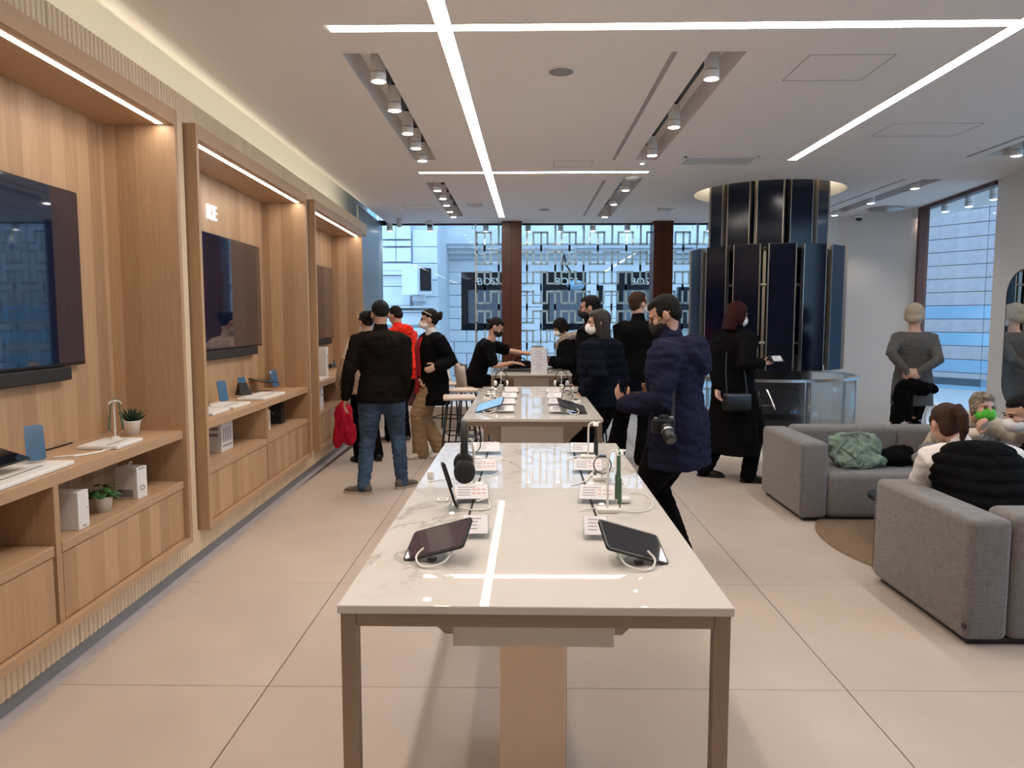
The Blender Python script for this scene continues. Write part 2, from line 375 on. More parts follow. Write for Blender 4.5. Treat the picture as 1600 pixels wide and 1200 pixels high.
# ceiling slab with recessed channels, round opening and left cove edge
def ceil_edge(y): return -2.005-.0122*y
g=G()
pts=[(ceil_edge(-4.2),-4.2),(6.2,-4.2),(6.2,GLASS+.1),(ceil_edge(GLASS+.1),GLASS+.1)]
g.add([(x,y,CEIL) for x,y in pts]+[(x,y,CEIL+.32) for x,y in pts],[(0,3,2,1),(4,5,6,7),(0,1,5,4),(1,2,6,5),(2,3,7,6),(3,0,4,7)])
cme=g.mesh('ceiling'); ce=bpy.data.objects.new('ceiling',cme); col.objects.link(ce)
tracks=[(-1.045,-.835,4.34,7.15),(1.07,1.28,4.34,7.18),(-1.09,-.88,8.29,10.97),(1.09,1.30,8.07,11.03),(4.36,4.58,8.19,10.66),(4.30,4.52,4.3,7.06),(-1.03,-.82,.3,3.2),(1.07,1.28,.3,3.2),(4.30,4.52,.3,3.2),(-1.03,-.82,-3.4,-.6),(1.07,1.28,-3.4,-.6)]
c=G()
for x0,x1,y0,y1 in tracks: c.box(x0,x1,y0,y1,CEIL-.05,CEIL+.17)
COLX,COLY=2.96,9.03
c.lathe([(.87,CEIL-.05),(.87,CEIL+.27)],n=64,mtx=Matrix.Translation((COLX,COLY,0)))
cut=bpy.data.objects.new('cut',c.mesh('cut')); col.objects.link(cut)
b=ce.modifiers.new('b','BOOLEAN'); b.operation='DIFFERENCE'; b.solver='EXACT'; b.object=cut
dg=bpy.context.evaluated_depsgraph_get(); dg.update()
nm=bpy.data.meshes.new_from_object(ce.evaluated_get(dg)); ce.modifiers.clear(); ce.data=nm; bpy.data.objects.remove(cut)
nm.materials.clear(); nm.materials.append(M['ceil']); struct(ce)
for p_ in nm.polygons: p_.material_index=0
# cove box above the left wall
cv=struct(G().box(-2.75,-1.9,-4.2,GLASS+.1,CEIL+.32,CEIL+.36).box(-2.62,-2.50,-4.2,GLASS+.1,2.6,CEIL+.34).build('trim_1','white'))
# walls
def poly_wall(name,p0,p1,z0,z1,t,m='white'):
    p0=Vector((*p0,0)); p1=Vector((*p1,0)); d=(p1-p0); L=d.length; a=math.atan2(d.y,d.x)
    return struct(G().box(0,L,-t,0,z0,z1).build(name,m,loc=p0,rot=(0,0,a)))
poly_wall('wall_left_outer',(-2.63,GLASS),(-2.63,-4.2),0,CEIL+.3,.15)
poly_wall('wall_near',(-2.7,-4.2),(6.2,-4.2),0,CEIL,.15)
poly_wall('wall_back',(5.46,10.25),(4.72,11.15),0,CEIL,.15)
poly_wall('wall_back_left',(4.72,11.15),(3.3,GLASS),0,CEIL,.15)
poly_wall('wall_right',(5.11,7.6),(5.22,8.26),0,CEIL,.12)
poly_wall('wall_right_near',(5.11,7.0),(5.11,7.6),0,CEIL,.12)
poly_wall('wall_right_corner',(5.11,-4.2),(5.11,.4),0,CEIL,.12)
# left wall frame: local x into the room, local y along the wall
WA=.028; WX=-1.83
WT=math.atan(WA)
def wl(x,y,z=0): return Vector((WX+x*math.cos(WT)-y*math.sin(WT), x*math.sin(WT)+y*math.cos(WT), z))
def onwall(px,py,lx):
    # the point of the plane local x = lx seen at a pixel, in local coordinates
    d=F*_f+(px-800)*_r-(py-600)*_u; nx,ny=math.cos(WT),math.sin(WT)
    t=(lx+WX*nx)/(d.x*nx+d.y*ny); p=d*t
    q=Vector((p.x-WX,p.y,0)); return (lx,-math.sin(WT)*q.x+math.cos(WT)*q.y,EYE+p.z)
wroot=bpy.data.objects.new('wall_left',None); col.objects.link(wroot); wroot.location=(WX,0,0); wroot.rotation_euler=(0,0,math.atan(WA)); wroot['kind']='structure'
def ribs(y0,y1,z0,z1,xf=-.065,pitch=.0345,depth=.008):
    n=max(1,int(round((y1-y0)/pitch))); dy=(y1-y0)/n; v=[];f=[]
    prof=[]
    for i in range(n):
        for t,dx in ((0,0),(.12,.75),(.4,1.0),(.7,.75),(.97,.25)): prof.append((y0+dy*(i+t),xf-depth+dx*depth))
    prof.append((y1,xf-depth))
    m=len(prof); v=[(x,y,z) for z in (z0,z1) for y,x in prof]+[(xf-.03,y,z) for z in (z0,z1) for y,x in (prof[0],prof[-1])]
    f=[(i,i+1,m+i+1,m+i) for i in range(m-1)]
    f.append(tuple([m+i for i in range(m)]+[2*m+3,2*m+2])); f.append(tuple([i for i in range(m)][::-1]+[2*m,2*m+1]))
    f.append((2*m,2*m+1,2*m+3,2*m+2))
    return G().add(v,f)
units=[(1.62,4.19),(4.44,6.91),(7.20,9.64)]
yy=-4.0
while yy<10.3:
    y1=min(yy+1.02,10.35)
    for (za,zb) in ((.075,.215),(2.69,2.845)):
        ribs(yy,y1-.004,za,zb).build('ribbed_panel','rib',wroot)
    yy+=1.02
for a,b_ in ((-4.0,1.61),(4.205,4.425),(6.925,7.185),(9.655,9.95)):
    ribs(a,b_,.215,2.69).build('ribbed_panel','rib',wroot)
G().box(-.47,-.44,-4,10.4,0,2.845).build('wall_core','white',wroot)
G().box(-.47,-.09,-4,10.4,2.70,2.72).build('cove_shelf','white',wroot)
G().box(-.140,-.112,-4,10.3,2.745,2.765).build('cove_light','ledcove',wroot)
G().box(-.13,-.105,9.95,11.9,0,3.06).build('end_panel','skirt',wroot,label='tall grey metal panel at the window end')
struct(G().box(-.125,-.088,-4,10.4,0,.075).build('baseboard_left','skirt',loc=(WX,0,0),rot=(0,0,math.atan(WA))))
struct(G().box(-.09,-.03,-4,10.4,-.003,.0015).build('trim_41','pinkstone',loc=(WX,0,0),rot=(0,0,math.atan(WA))))
# facade glazing: sill, posts, panes with the frosted lattice
struct(G().box(-2.42,3.6,GLASS-.06,GLASS+.08,0,.075).build('trim_2','redsill'))
struct(G().box(-2.42,3.6,GLASS-.02,GLASS+.08,CEIL-.02,CEIL+.05).build('trim_3','blackmatte'))
# lattice: rows of square waves with stems
def lattice(x0,x1):
    g=G(); w=.032; per=.452; amp=.215; y0,y1=GLASS-.0075,GLASS-.0045
    rows=[2.925-.312*i for i in range(9)]
    def bar(a,b,c_,d_):
        a=max(a,x0); b=min(b,x1)
        if b-a>.003:
            e_=.0012 if (b-a)>(d_-c_) else 0
            g.box(a,b,y0-e_,y1+e_*.3,c_,d_)
    for r_,zt in enumerate(rows):
        ph=-.333+.06+(per/2 if r_%2 else 0)
        k0=int((x0-ph)/per)-1; k1=int((x1-ph)/per)+2
        for k in range(k0,k1):
            xs=ph+k*per; zb=zt-amp
            bar(xs,xs+per/2,zt-w,zt); bar(xs+per/2-w,xs+per/2,zb,zt); bar(xs+per/2-w,xs+per,zb,zb+w); bar(xs+per-w,xs+per,zb,zt)
            cx=xs+per*.25; bar(cx-w/2-.002,cx+w/2-.002,zt-.312,zt)
            cx=xs+per*.75; bar(cx-w/2-.002,cx+w/2-.002,zb,zt+(.10))
    return g
panes=[(-2.42,-.765,False),(-.75,-.333,True),(-.021,2.03,True),(2.33,2.75,True),(2.765,3.4,True)]
wi=0
for a,b_,lat in panes:
    wi+=1
    o=struct(G().box(a,b_,GLASS-.004,GLASS+.004,.075,CEIL-.02).build('window_%d'%wi,'glass'))
    if lat: 
        q=lattice(a,b_).build('lattice','frost',o)
for x in (-.757,2.757):
    struct(G().box(x-.008,x+.008,GLASS-.05,GLASS+.02,.07,CEIL).build('trim_%d'%(4 if x<0 else 5),'alu'))
for n_,(a,b_) in enumerate(((-.333,-.021),(2.03,2.33))):
    o=struct(G().box(a,b_,GLASS-.30,GLASS+.06,0,CEIL).build('trim_%d'%(6+n_),'mahog'))
    G().box((a+b_)/2-.004,(a+b_)/2+.004,GLASS-.304,GLASS-.299,0,CEIL).build('joint_line','blackmatte',o)
# right hand window between back wall and white pier, and the near side window out of frame
def side_window(name,p0,p1,posts=(0.,1.)):
    p0=Vector((*p0,0)); p1=Vector((*p1,0)); d=p1-p0; L=d.length; a=math.atan2(d.y,d.x)
    o=struct(G().box(0,L,-.004,.004,.05,CEIL-.03).build(name,'glass',loc=p0,rot=(0,0,a)))
    G().box(0,L,-.06,.04,0,.05).build('sill','mahog',o); G().box(0,L,-.06,.04,CEIL-.045,CEIL).build('head','mahog',o)
    for t in posts: G().box(L*t-(.09 if t>=.99 else 0),L*t+(.0 if t>=.99 else .09),-.07,.05,0,CEIL).build('post','mahog' if t!=posts[0] or name!='window_6' else 'mahog',o)
    return o
side_window('window_6',(5.24,8.27),(5.46,10.24),(.955,))
side_window('window_7',(5.11,.4),(5.11,7.0),(0,.25,.5,.75,1))
# ------------------------------------------------------------------ ceiling fittings
def strip2(p0,p1,w,label):
    p0=Vector((*p0,CEIL)); p1=Vector((*p1,CEIL)); d=p1-p0; o=thing('ceiling_light_strip',label,'light',p0,(0,0,math.atan2(d.y,d.x)-PI/2))
    G().box(-w/2,w/2,0,d.length,-.003,.02).build('diffuser','led',o)
    G().box(-w/2-.006,-w/2,0,d.length,-.004,.015).box(w/2,w/2+.006,0,d.length,-.004,.015).build('trim_edge','white',o)
strip2((-.47,.0),(-.318,11.05),.08,'long bright ceiling strip running away above the row of tables')
strip2((-1.022,3.975),(2.62,3.95),.085,'bright ceiling strip crossing the long one nearest to the camera')
strip2((-1.08,7.745),(1.293,7.745),.075,'shorter bright ceiling strip crossing the long one farther back')
strip2((2.58,.2),(2.577,7.2),.08,'bright ceiling strip above the sofas at the right')
# narrow seams beside the tracks
n=5
for x0,y0,y1 in ((.868,4.34,7.18),(.895,8.2,10.95),(4.16,8.19,10.2),(4.18,4.3,7.09)):
    n+=1; struct(G().box(x0-.016,x0+.016,y0,y1,CEIL-.002,CEIL+.01).build('trim_%d'%(n+4),'pinkstone'))
# spotlights
sl=bpy.data.lights.new('spot_glow','SPOT'); sl.energy=SPOT_W; sl.color=(1,.84,.70); sl.spot_size=R(105); sl.spot_blend=.7; sl.shadow_soft_size=.04
def spot_proto():
    o=thing('track_spotlight','x','light',(0,0,0))
    G().lathe([(.046,.055),(.046,.165)],20).build('upper_body','white',o,True)
    G().lathe([(.043,.050),(.043,.056)],20).build('groove','black',o)
    G().lathe([(.040,.004),(.047,0),(.047,.050)],20,cap=True).build('lower_body','white',o,True)
    G().lathe([(.037,-.002),(.037,.003)],20).build('lens','lens',o)
    G().box(-.012,.012,-.03,.03,.165,.185).build('bracket','black',o)
    l=bpy.data.objects.new('spot_glow',sl); col.objects.link(l); l.parent=o; l.location=(0,0,-.012)
    for c in o.children:
        if c.name.startswith(('upper','lower')): smooth_by_angle(c)
    return o
sp0=None
def spot(x,y,z,label,group):
    global sp0
    if sp0 is None: sp0=spot_proto(); o=sp0
    else: o=dup(sp0)
    o.location=(x,y,z); o['label']=label; o['group']=group
ordn=['nearest','second','third','fourth','fifth','sixth']
TZ=CEIL-.055
def trackset(pix,lab,idx):
    x0,x1,y0,y1=tracks[idx]
    tr=thing('lighting_track','black rail in the ceiling channel '+lab,'track',((x0+x1)/2,(y0+y1)/2,CEIL+.15))
    G().box(-.017,.017,-(y1-y0)/2+.03,(y1-y0)/2-.03,-.02,.018).build('rail','black',tr)
    for i,(px,py) in enumerate(pix):
        p=at(px,py,Z=TZ); spot(min(max(p.x,x0+.06),x1-.06),p.y,TZ,'white cylinder spotlight, %s in the channel %s'%(ordn[i],lab),'spotlights in the channel '+lab)
trackset([(591.5,128),(616.5,173.5),(637,209.5),(650,232.5),(660,252)],'left of the long strip, near',0)
trackset([(1111.5,124),(1053,199.5),(1019,243.5)],'right of the long strip, near',1)
trackset([(683.5,298.5),(692,311),(698,321.5),(703,331.5),(708.5,339.5)],'left of the long strip, far',2)
trackset([(977.5,298),(959,320),(945,339.5)],'right of the long strip, far',3)
trackset([(1429,295),(1358,318),(1299,337)],'in front of the right white wall',4)
trackset([(1588,244)],'above the right end of the sofas',5)
for idx in (6,7,8,9,10):  # unseen channels repeated out of frame, their spotlights added to light the room
    x0,x1,y0,y1=tracks[idx]
    for i in range(4 if idx<9 else 2):
        spot((x0+x1)/2,y0+.35+i*(y1-y0-.7)/3,TZ,'white cylinder spotlight added out of view in a ceiling channel to light the room','added spotlights out of view')
for i,(px,py) in enumerate([(609,361),(672,361),(759,362),(825,362),(876,362),(926,361),(980,361),(1039,362),(1108,361)]):
    p=at(px,py,Z=CEIL-.115); spot(p.x,p.y,CEIL-.115,'white spotlight hanging before the shop window, %s from the left'%['first','second','third','fourth','fifth','sixth','seventh','eighth','ninth'][i],'spotlights along the back window')
for i,(px,py) in enumerate([(1439,341),(1477,331),(1514,323),(1553,312)]):
    p=at(px,py,Z=CEIL-.14); spot(p.x,p.y,CEIL-.14,'white spotlight under the ceiling before the right window, %s from the left'%['first','second','third','fourth'][i],'spotlights along the right window')
def disc(name,px,py,r,m,label,cat,inner=None):
    p=at(px,py,Z=CEIL); o=thing(name,label,cat,p)
    G().lathe([(r,-.006),(r+.012,-.002),(r+.012,.0)],32).build('rim','white',o,True)
    G().lathe([(r,-.008),(r,-.003)],32).build('grille',m,o)
M['grille']=mat('grille_grey',(.30,.29,.29),rough=.8)
disc('ceiling_speaker',877,111,.075,'grille','round flush ceiling speaker near the camera, right of the long strip','speaker')
disc('ceiling_speaker',851,327,.075,'grille','round flush ceiling speaker far away near the shop window','speaker')
disc('ceiling_downlight',1003.5,255,.02,'lens','tiny round downlight at the end of the right near channel','light')
def vent(x0,x1,y0,y1,label,ns):
    o=thing('air_vent',label,'vent',((x0+x1)/2,(y0+y1)/2,CEIL)); w,h=(x1-x0)/2,(y1-y0)/2
    G().box(-w,w,-h,-h+.02,-.008,.0).box(-w,w,h-.02,h,-.008,0).box(-w,-w+.02,-h,h,-.008,0).box(w-.02,w,-h,h,-.008,0).build('frame','white',o)
    G().box(-w+.02,w-.02,-h+.02,h-.02,-.002,-.001).build('backing','grille',o)
    for i in range(ns):
        y=-h+.03+(2*h-.06)*(i+.5)/ns; G().box(-w+.02,w-.02,y-.006,y+.006,-.007,-.003).build('slat','white',o)
vent(1.52,2.22,7.03,7.40,'wide rectangular ceiling air vent right of the near channel',8)
vent(-.75,-.53,9.75,10.02,'small square ceiling air vent left of centre, far back',6)
vent(1.85,2.08,10.2,10.45,'small square ceiling air vent right of centre, far back',6)
# access panel outlines
k=20
for x0,x1,y0,y1 in ((1.66,2.16,4.4,4.86),(.30,.68,7.2,7.5),(2.9,3.6,5.9,6.3),(-1.6,-1.2,9.9,10.3)):
    k+=1; t=.004; struct(G().box(x0,x1,y0,y0+t,CEIL-.0015,CEIL).box(x0,x1,y1-t,y1,CEIL-.0015,CEIL).box(x0,x0+t,y0,y1,CEIL-.0015,CEIL).box(x1-t,x1,y0,y1,CEIL-.0015,CEIL).build('trim_%d'%k,'grille'))
def dome_cam(px,py,label):
    p=at(px,py,Z=CEIL-.05); p.z=CEIL; o=thing('security_camera',label,'camera',p)
    G().lathe([(.06,-.05),(.062,0)],20).build('housing','white',o,True); G().ell((0,0,-.05),(.045,.045,.04)).build('dome','black',o,True)
dome_cam(671,351,'white dome security camera hanging by the left part of the shop window')
dome_cam(1342,341,'white dome security camera on the ceiling before the right white wall')
o=thing('motion_sensor','slim white cylinder sensor hanging before the shop window, beside the dome camera','sensor',(at(634,352,Z=CEIL-.02).x,11.2,CEIL))
G().lathe([(.03,-.125),(.04,-.11),(.04,0)],16).build('body','white',o,True)
o=thing('air_diffuser','round multi-ring ceiling air diffuser behind the column','vent',at(1385,325,Z=CEIL))
for i,r in enumerate((.24,.17,.10)): G().lathe([(r,-.03-.006*i),(r-.05,-.018-.006*i),(r-.05,0)],28).build('ring','white',o,True)
o=thing('smoke_detector','small round ceiling diffuser beside the far right channel','detector',at(988,279,Z=CEIL-.02))
G().lathe([(.06,-.01),(.075,.0),(.075,.02)],20).build('body','white',o,True)

# ------------------------------------------------------------------ left display units
ZB,ZT,ZC=.212,2.69,.885
def unit(y0,y1,ydiv,label,leds=True):
    L=y1-y0; d=.42; t=.037; o=thing('display_unit',label,'cabinet',wl(0,y0,0),(0,0,WT),'birch display units on the left wall')
    G().box(-d,-d+.02,0,L,ZB,ZT).build('back_panel','wood',o)
    for a in (0,L-t): G().box(-d+.02,0,a,a+t,ZB,ZT).build('side_panel','wood',o)
    G().box(-d+.02,0,t,L-t,ZT-.085,ZT).build('top_panel','wood_h',o)
    G().box(-d+.02,0,t,L-t,ZB,ZB+.037).build('bottom_panel','wood_h',o)
    G().box(-d+.02,-.022,t,L-t,ZC-.048,ZC).build('counter','wood_h',o)
    dv=ydiv-y0; G().box(-d+.02,-.024,dv-.018,dv+.018,ZB+.037,ZC-.048).build('divider','wood',o)
    G().box(-.087,-.055,.06,L-.06,ZT-.0865,ZT-.08).build('light_strip','led',o)
    for a,b_ in ((t+.003,dv-.03),(dv+.026,L-t-.003)):
        G().rbox(-d+.02,-.024,a,b_,.545,.588,r=.002,seg=1).build('cabinet_lid','wood_h',o)
        G().box(-d+.02,-.045,a,a+.018,ZB+.037,.545).box(-d+.02,-.045,b_-.018,b_,ZB+.037,.545).build('cabinet_side','wood',o)
        G().rbox(-.046,-.029,a+.004,b_-.004,ZB+.041,.541,r=.002,seg=1).build('drawer_front','wood',o)
    return o
unit(1.62,4.19,2.95,'birch display unit nearest to the camera, with large television')
u2=unit(4.44,6.91,5.69,'middle birch display unit with lit letters above its television')
unit(7.20,9.64,8.42,'farthest birch display unit, beside the window end')
me=text_geo('ICE',.155,.008); me.materials.append(M['letterlight'])
y_end=onwall(337,335,-.38)[1]; 
w_=max(v.co.x for v in me.vertices)
lt=bpy.data.objects.new('lettering',me); col.objects.link(lt); lt.parent=u2; lt.location=(-.39,y_end-4.44-w_*.8+.035,2.285); lt.rotation_euler=(PI/2,0,PI/2); lt.scale=(.8,1,1); lt['label']='illuminated white letters reading ICE'
def tv(y0,y1,label):
    L=y1-y0; o=thing('television',label,'television',wl(-.395,(y0+y1)/2,1.73),(0,0,WT),'wall mounted televisions')
    G().rbox(-.0,.040,-L/2,L/2,-.44,.44,r=.004,seg=1).build('housing','black',o)
    G().box(.040,.042,-L/2+.008,L/2-.008,-.425,.432).build('screen','tvglass',o)
    G().rbox(-.0,.05,-L/2+.14,L/2-.14,-.51,-.443,r=.006,seg=1).build('soundbar','blackmatte',o)
    return o
for (pxr,lab) in ((128,'large black television in the nearest birch unit, reflecting the windows'),(407,'black television in the middle birch unit'),(520,'black television in the farthest birch unit')):
    ye=onwall(pxr,450,-.355)[1]; tv(ye-1.60,ye,lab)
# ------------------------------------------------------------------ things on the units (local wall frame)
def on(px,py,Z): # pixel to local wall coords on height Z
    p=at(px,py,Z=Z); q=Vector((p.x-WX,p.y,0)); return (math.cos(WT)*q.x+math.sin(WT)*q.y,-math.sin(WT)*q.x+math.cos(WT)*q.y)
def wloc(x,y,z): return wl(x,y,z)
def succulent(loc,label,kind=0,s=1):
    o=thing('potted_plant',label,'plant',loc)
    G().lathe([(.030*s,0),(.040*s,.066*s),(.043*s,.072*s),(.037*s,.072*s),(.036*s,.062*s)],20).build('pot','pot',o,True)
    G().lathe([(.034*s,.058*s),(.034*s,.064*s)],16).build('soil','soil',o)
    rnd=random.Random(hash(label)%1000)
    rnd=random.Random(len(label)*13+kind)
    if kind==0:
        for k in range(20):
            a=k*2.4; e=R(20+65*(k/20)); L=(.075-.02*(k/20))*s; g=G()
            p=[Vector((0,0,.062*s))]; dirv=Vector((math.cos(a)*math.cos(e),math.sin(a)*math.cos(e),math.sin(e)))
            for t in (.4,.75,1): p.append(Vector((0,0,.062*s))+dirv*L*t+Vector((0,0,.012*s*t*t)))
            g.tube(p,[(.007*s,.003*s),(.008*s,.003*s),(.005*s,.002*s),(.001,.001)],6).build('leaf','leafdark',o,True)
    else:
        for k in range(16):
            a=k*2.4; h=(.075+.045*rnd.random())*s; r=(.02+.045*rnd.random())*s; g=G()
            c0=Vector((0,0,.06*s)); c1=Vector((r*math.cos(a),r*math.sin(a),h))
            g.cyl(c0,c1,.0012,n=5)
            mt=Matrix.Translation(c1)@Matrix.Rotation(a,4,'Z')@Matrix.Rotation(R(15+20*rnd.random()),4,'Y')
            g.ell((.012*s,0,0),(.026*s,.019*s,.004*s),mt,10,6).build('leaf','leaf',o,True)
    return o
def carton(loc,rot,w,d,h,label,m='boxwhite',prints=()):
    # prints: (face, u0,u1,v0,v1,mat) face 'f' = +x side (front), 's' = -y side
    o=thing('product_box',label,'box',loc,(0,0,rot)); G().rbox(-d/2,d/2,-w/2,w/2,0,h,r=.0025,seg=1).build('carton',m,o)
    for fc,u0,u1,v0,v1,mm in prints:
        g=G()
        if fc=='f': g.box(d/2,d/2+.0008,-w/2+u0*w,-w/2+u1*w,v0*h,v1*h)
        else: g.box(-d/2+u0*d,-d/2+u1*d,-w/2-.0008,-w/2,v0*h,v1*h)
        g.build('print',mm,o)
    return o
def phone(loc,rot,tilt,label,m='bluephone',w=.072,h=.158,front='screen'):
    o=thing('phone',label,'phone',loc,(0,0,rot)); mt=Matrix.Rotation(-tilt,4,'X')@Matrix.Rotation(PI/2,4,'X')@Matrix.Translation((0,h/2,0))
    G().plate(w,h,.008,.012,mt).build('body',m,o)
    G().plate(w-.006,h-.006,.0006,.010,mt@Matrix.Translation((0,0,.008))).build('screen',front,o)
    return o
def cable(pts,label,m='cable',r=.0022,name='cable'):
    g=G()
    P=[Vector(p) for p in pts]; Q=[]
    for i in range(len(P)-1):
        p0=P[max(0,i-1)];p1=P[i];p2=P[i+1];p3=P[min(len(P)-1,i+2)]
        for k in range(5):
            t=k/5; Q.append(.5*((2*p1)+(p2-p0)*t+(2*p0-5*p1+4*p2-p3)*t*t+(3*p1-p0-3*p2+p3)*t*t*t))
    Q.append(P[-1]); g.tube(Q,r,6); o=g.build(name,m,None,True); return tag(o,label,'cable')
def base_board(x,y,z,w,L,label,slots=True,sk=0,rot=0):
    # white sloped display base
    o=thing('display_tray',label,'display stand',wl(x,y,z),(0,0,WT+rot))
    G().rbox(-w/2,w/2,-L/2,L/2,0,.020,r=.006,seg=2).build('board','whiteplastic',o)
    if slots: G().box(w*.18,w*.21,-L*.42,L*.30,.0202,.0210).build('slot','black',o)
    return o
# nearest unit, on the counter
x,y=on(168,696,ZC); base_board(-.16,y,ZC,.20,.26,'white display base under the neckband on the nearest counter')
x,y=on(40,735,ZC); base_board(-.155,2.84,ZC,.22,.62,'long white display base under the blue phone, nearest unit',rot=.05)
def tablet(loc,rot,tilt,roll,w,h,label,scr='screen',stand='acrylic'):
    o=thing('tablet',label,'tablet',loc,rot)
    mt=Matrix.Translation((0,0,.075))@Matrix.Rotation(roll,4,'Y')@Matrix.Rotation(tilt,4,'X')
    G().plate(w,h,.007,.012,mt).build('body','black',o)
    G().plate(w-.010,h-.010,.0006,.009,mt@Matrix.Translation((0,0,.007))).build('screen',scr,o)
    return o
tablet(wl(-.225,2.83,ZC+.012),(0,0,WT+PI/2),R(18),0,.29,.19,'black tablet propped on the long white base, nearest unit')
phone(wl(-.18,3.08,ZC+.03),R(40),R(22),'blue phone leaning on a clear holder, nearest unit','bluephone',front='bluephone')
succulent(wl(-.22,on(208,680,ZC)[1],ZC),'small spiky succulent in a white pot at the end of the nearest counter',0,1.15)
def neck_stand(loc,rot,label,h=.19,m='whiteplastic'):
    o=thing('headphone_stand',label,'stand',loc,(0,0,rot)); g=G()
    g.tube([(0,0,0),(0,0,h*.6),(0,0,h-.012),(.006,0,h),(.03,0,h+.004),(.05,0,h+.001)],.0045,8).build('pole',m,o,True)
    G().tube([(.030,-.028,h-.012),(.030,-.018,h),(.030,0,h+.005),(.030,.018,h),(.030,.028,h-.012)],[(.012,.004)]*5,8,ref=(1,0,0)).build('cradle',m,o,True)
    G().rbox(-.03,.03,-.02,.02,0,.006,r=.002,seg=1).build('foot',m,o)
    return o
def neckband(loc,rot,label,m='black',h=.16,w=.045):
    o=thing('neckband_earphones',label,'earphones',loc,(0,0,rot)); 
    G().tube([(.03,-w/2-.01,-h*.9),(.03,-w/2,-h*.35),(.03,-w/2+.004,0),(.03,0,.010),(.03,w/2-.004,0),(.03,w/2,-h*.35),(.03,w/2+.01,-h*.9)],.0035,8).build('band',m,o,True)
    for s_ in (-1,1): G().tube([(.03,s_*(w/2+.004),-h*.5),(.03,s_*(w/2+.011),-h*.98)],[(.007,.005)]*2,8).build('battery_bar',m,o,True)
    G().tube([(.03,-w/2-.01,-h*.95),(.035,-w/2+.004,-h*1.08),(.035,0,-h*1.12),(.035,w/2,-h*1.02),(.03,w/2+.01,-h*.95)],.0013,6).build('wire','black',o,True)
    return o
x,y=on(157,690,ZC); neck_stand(wl(-.2,y,ZC+.02),WT-.9,'white stand holding the green neckband, nearest unit',.195)
neckband(wl(-.2,y,ZC+.022+.195),WT-.9,'dark green neckband earphones hanging on the white stand, nearest unit','greenband',.15)
cable([wl(-.16,3.32,ZC+.004),wl(-.10,3.45,ZC+.004),wl(-.17,3.58,ZC+.004),wl(-.1,3.56,ZC+.004),wl(-.13,3.40,ZC+.004),wl(-.24,3.3,ZC+.004)],'white cable looped on the nearest counter',r=.004)
cable([wl(-.39,2.7,ZC+.005),wl(-.385,3.2,ZC+.005),wl(-.39,3.7,ZC+.005)],'black cable along the back edge of the nearest counter','black',.004)
BZ=.588
x,y=on(120,828,BZ); carton(wl(-.13,y+.03,BZ),WT,.085,.16,.170,'slim white phone box standing on the cabinet lid, nearest unit',prints=[('f',.35,.65,.06,.10,'print'),('f',.8,.9,.5,.53,'print'),('s',.3,.36,.3,.6,'print')])
x,y=on(172,799,BZ); succulent(wl(-.12,y,BZ),'small leafy plant in a white pot on the cabinet lid, nearest unit',1,1.05)
x,y=on(212,778,BZ); o=carton(wl(-.13,y+.02,BZ),WT-.12,.085,.125,.165,'white earphone box with loop handle on the cabinet lid, nearest unit',prints=[('f',.2,.8,.93,.96,'print'),('s',.15,.8,.05,.3,'print')])
G().tube([(.063,-.022,.05),(.0635,-.01,.042),(.0635,.012,.045),(.0635,.02,.055),(.0635,.005,.066),(.0635,-.02,.062)],.0016,6,closed=True).build('printed_loop','black',o,True)
G().tube([(0,-.015,.165),(0,-.008,.185),(0,.01,.187),(0,.016,.165)],.003,6).build('handle','whiteplastic',o,True)
# middle unit
def pu(px,py,Z,dx=0): 
    x,y=on(px,py,Z); return wl(x+dx,y,Z)
base_board(-.20,4.93,ZC,.22,.30,'white display base under the first phone, middle unit',slots=False)
base_board(-.20,5.30,ZC,.24,.34,'white box base under the black charging stand, middle unit')
base_board(-.16,5.98,ZC,.22,.52,'white display base under the tablet, middle unit',rot=-.03)
succulent(wl(-.13,4.64,ZC),'leafy plant in a white pot half hidden by the side panel, middle unit',1,1.1)
phone(pu(350,627,ZC+.02),R(52),R(14),'blue phone standing upright, left one in the middle unit',front='bluephone')
o=thing('charging_stand','black wedge charging stand with a phone, middle unit','stand',pu(381,617,ZC+.02),(0,0,WT+.9))
G().add([(-.05,-.04,0),(.05,-.04,0),(.05,.05,0),(-.05,.05,0),(-.035,.012,.10),(.035,.012,.10),(.035,.028,.10),(-.035,.028,.10)],[(0,3,2,1),(4,5,6,7),(0,1,5,4),(1,2,6,5),(2,3,7,6),(3,0,4,7)]).build('wedge','blackmatte',o)
G().plate(.065,.14,.008,.01,Matrix.Translation((0,-.012,.012))@Matrix.Rotation(R(68),4,'X')@Matrix.Translation((0,.07,0))).build('leaning_phone','bluephone',o)
tablet(pu(412,608,ZC+.02),(0,0,WT+PI/2-.2),R(12),R(4),.25,.17,'dark tablet on a clear stand, middle unit')
phone(pu(431,604,ZC+.015),R(52),R(20),'dark patterned phone standing beside the tablet, middle unit','bluephone',front='bluephone')
succulent(pu(441,603,ZC),'small dark succulent in a white pot at the end of the middle counter',0,1.1)
carton(pu(357,703,BZ,-.06),WT,.22,.11,.225,'wide white box with printed bars on the lower shelf, middle unit',prints=[('f',.1,.9,.15,.2,'print')]+[('f',.16+.15*i,.22+.15*i,.3,.75,'print') for i in range(5)]+[('s',.2,.8,.7,.8,'print'),('s',.2,.8,.5,.6,'print')])
carton(pu(424,672,BZ,-.07),WT,.10,.10,.17,'small white box behind the divider, middle unit',prints=[('f',.2,.8,.5,.54,'print')])
carton(pu(446,661,BZ,-.07),WT,.11,.10,.19,'black box on the lower shelf, middle unit','blackmatte',prints=[('s',.2,.35,.45,.55,'alu')])
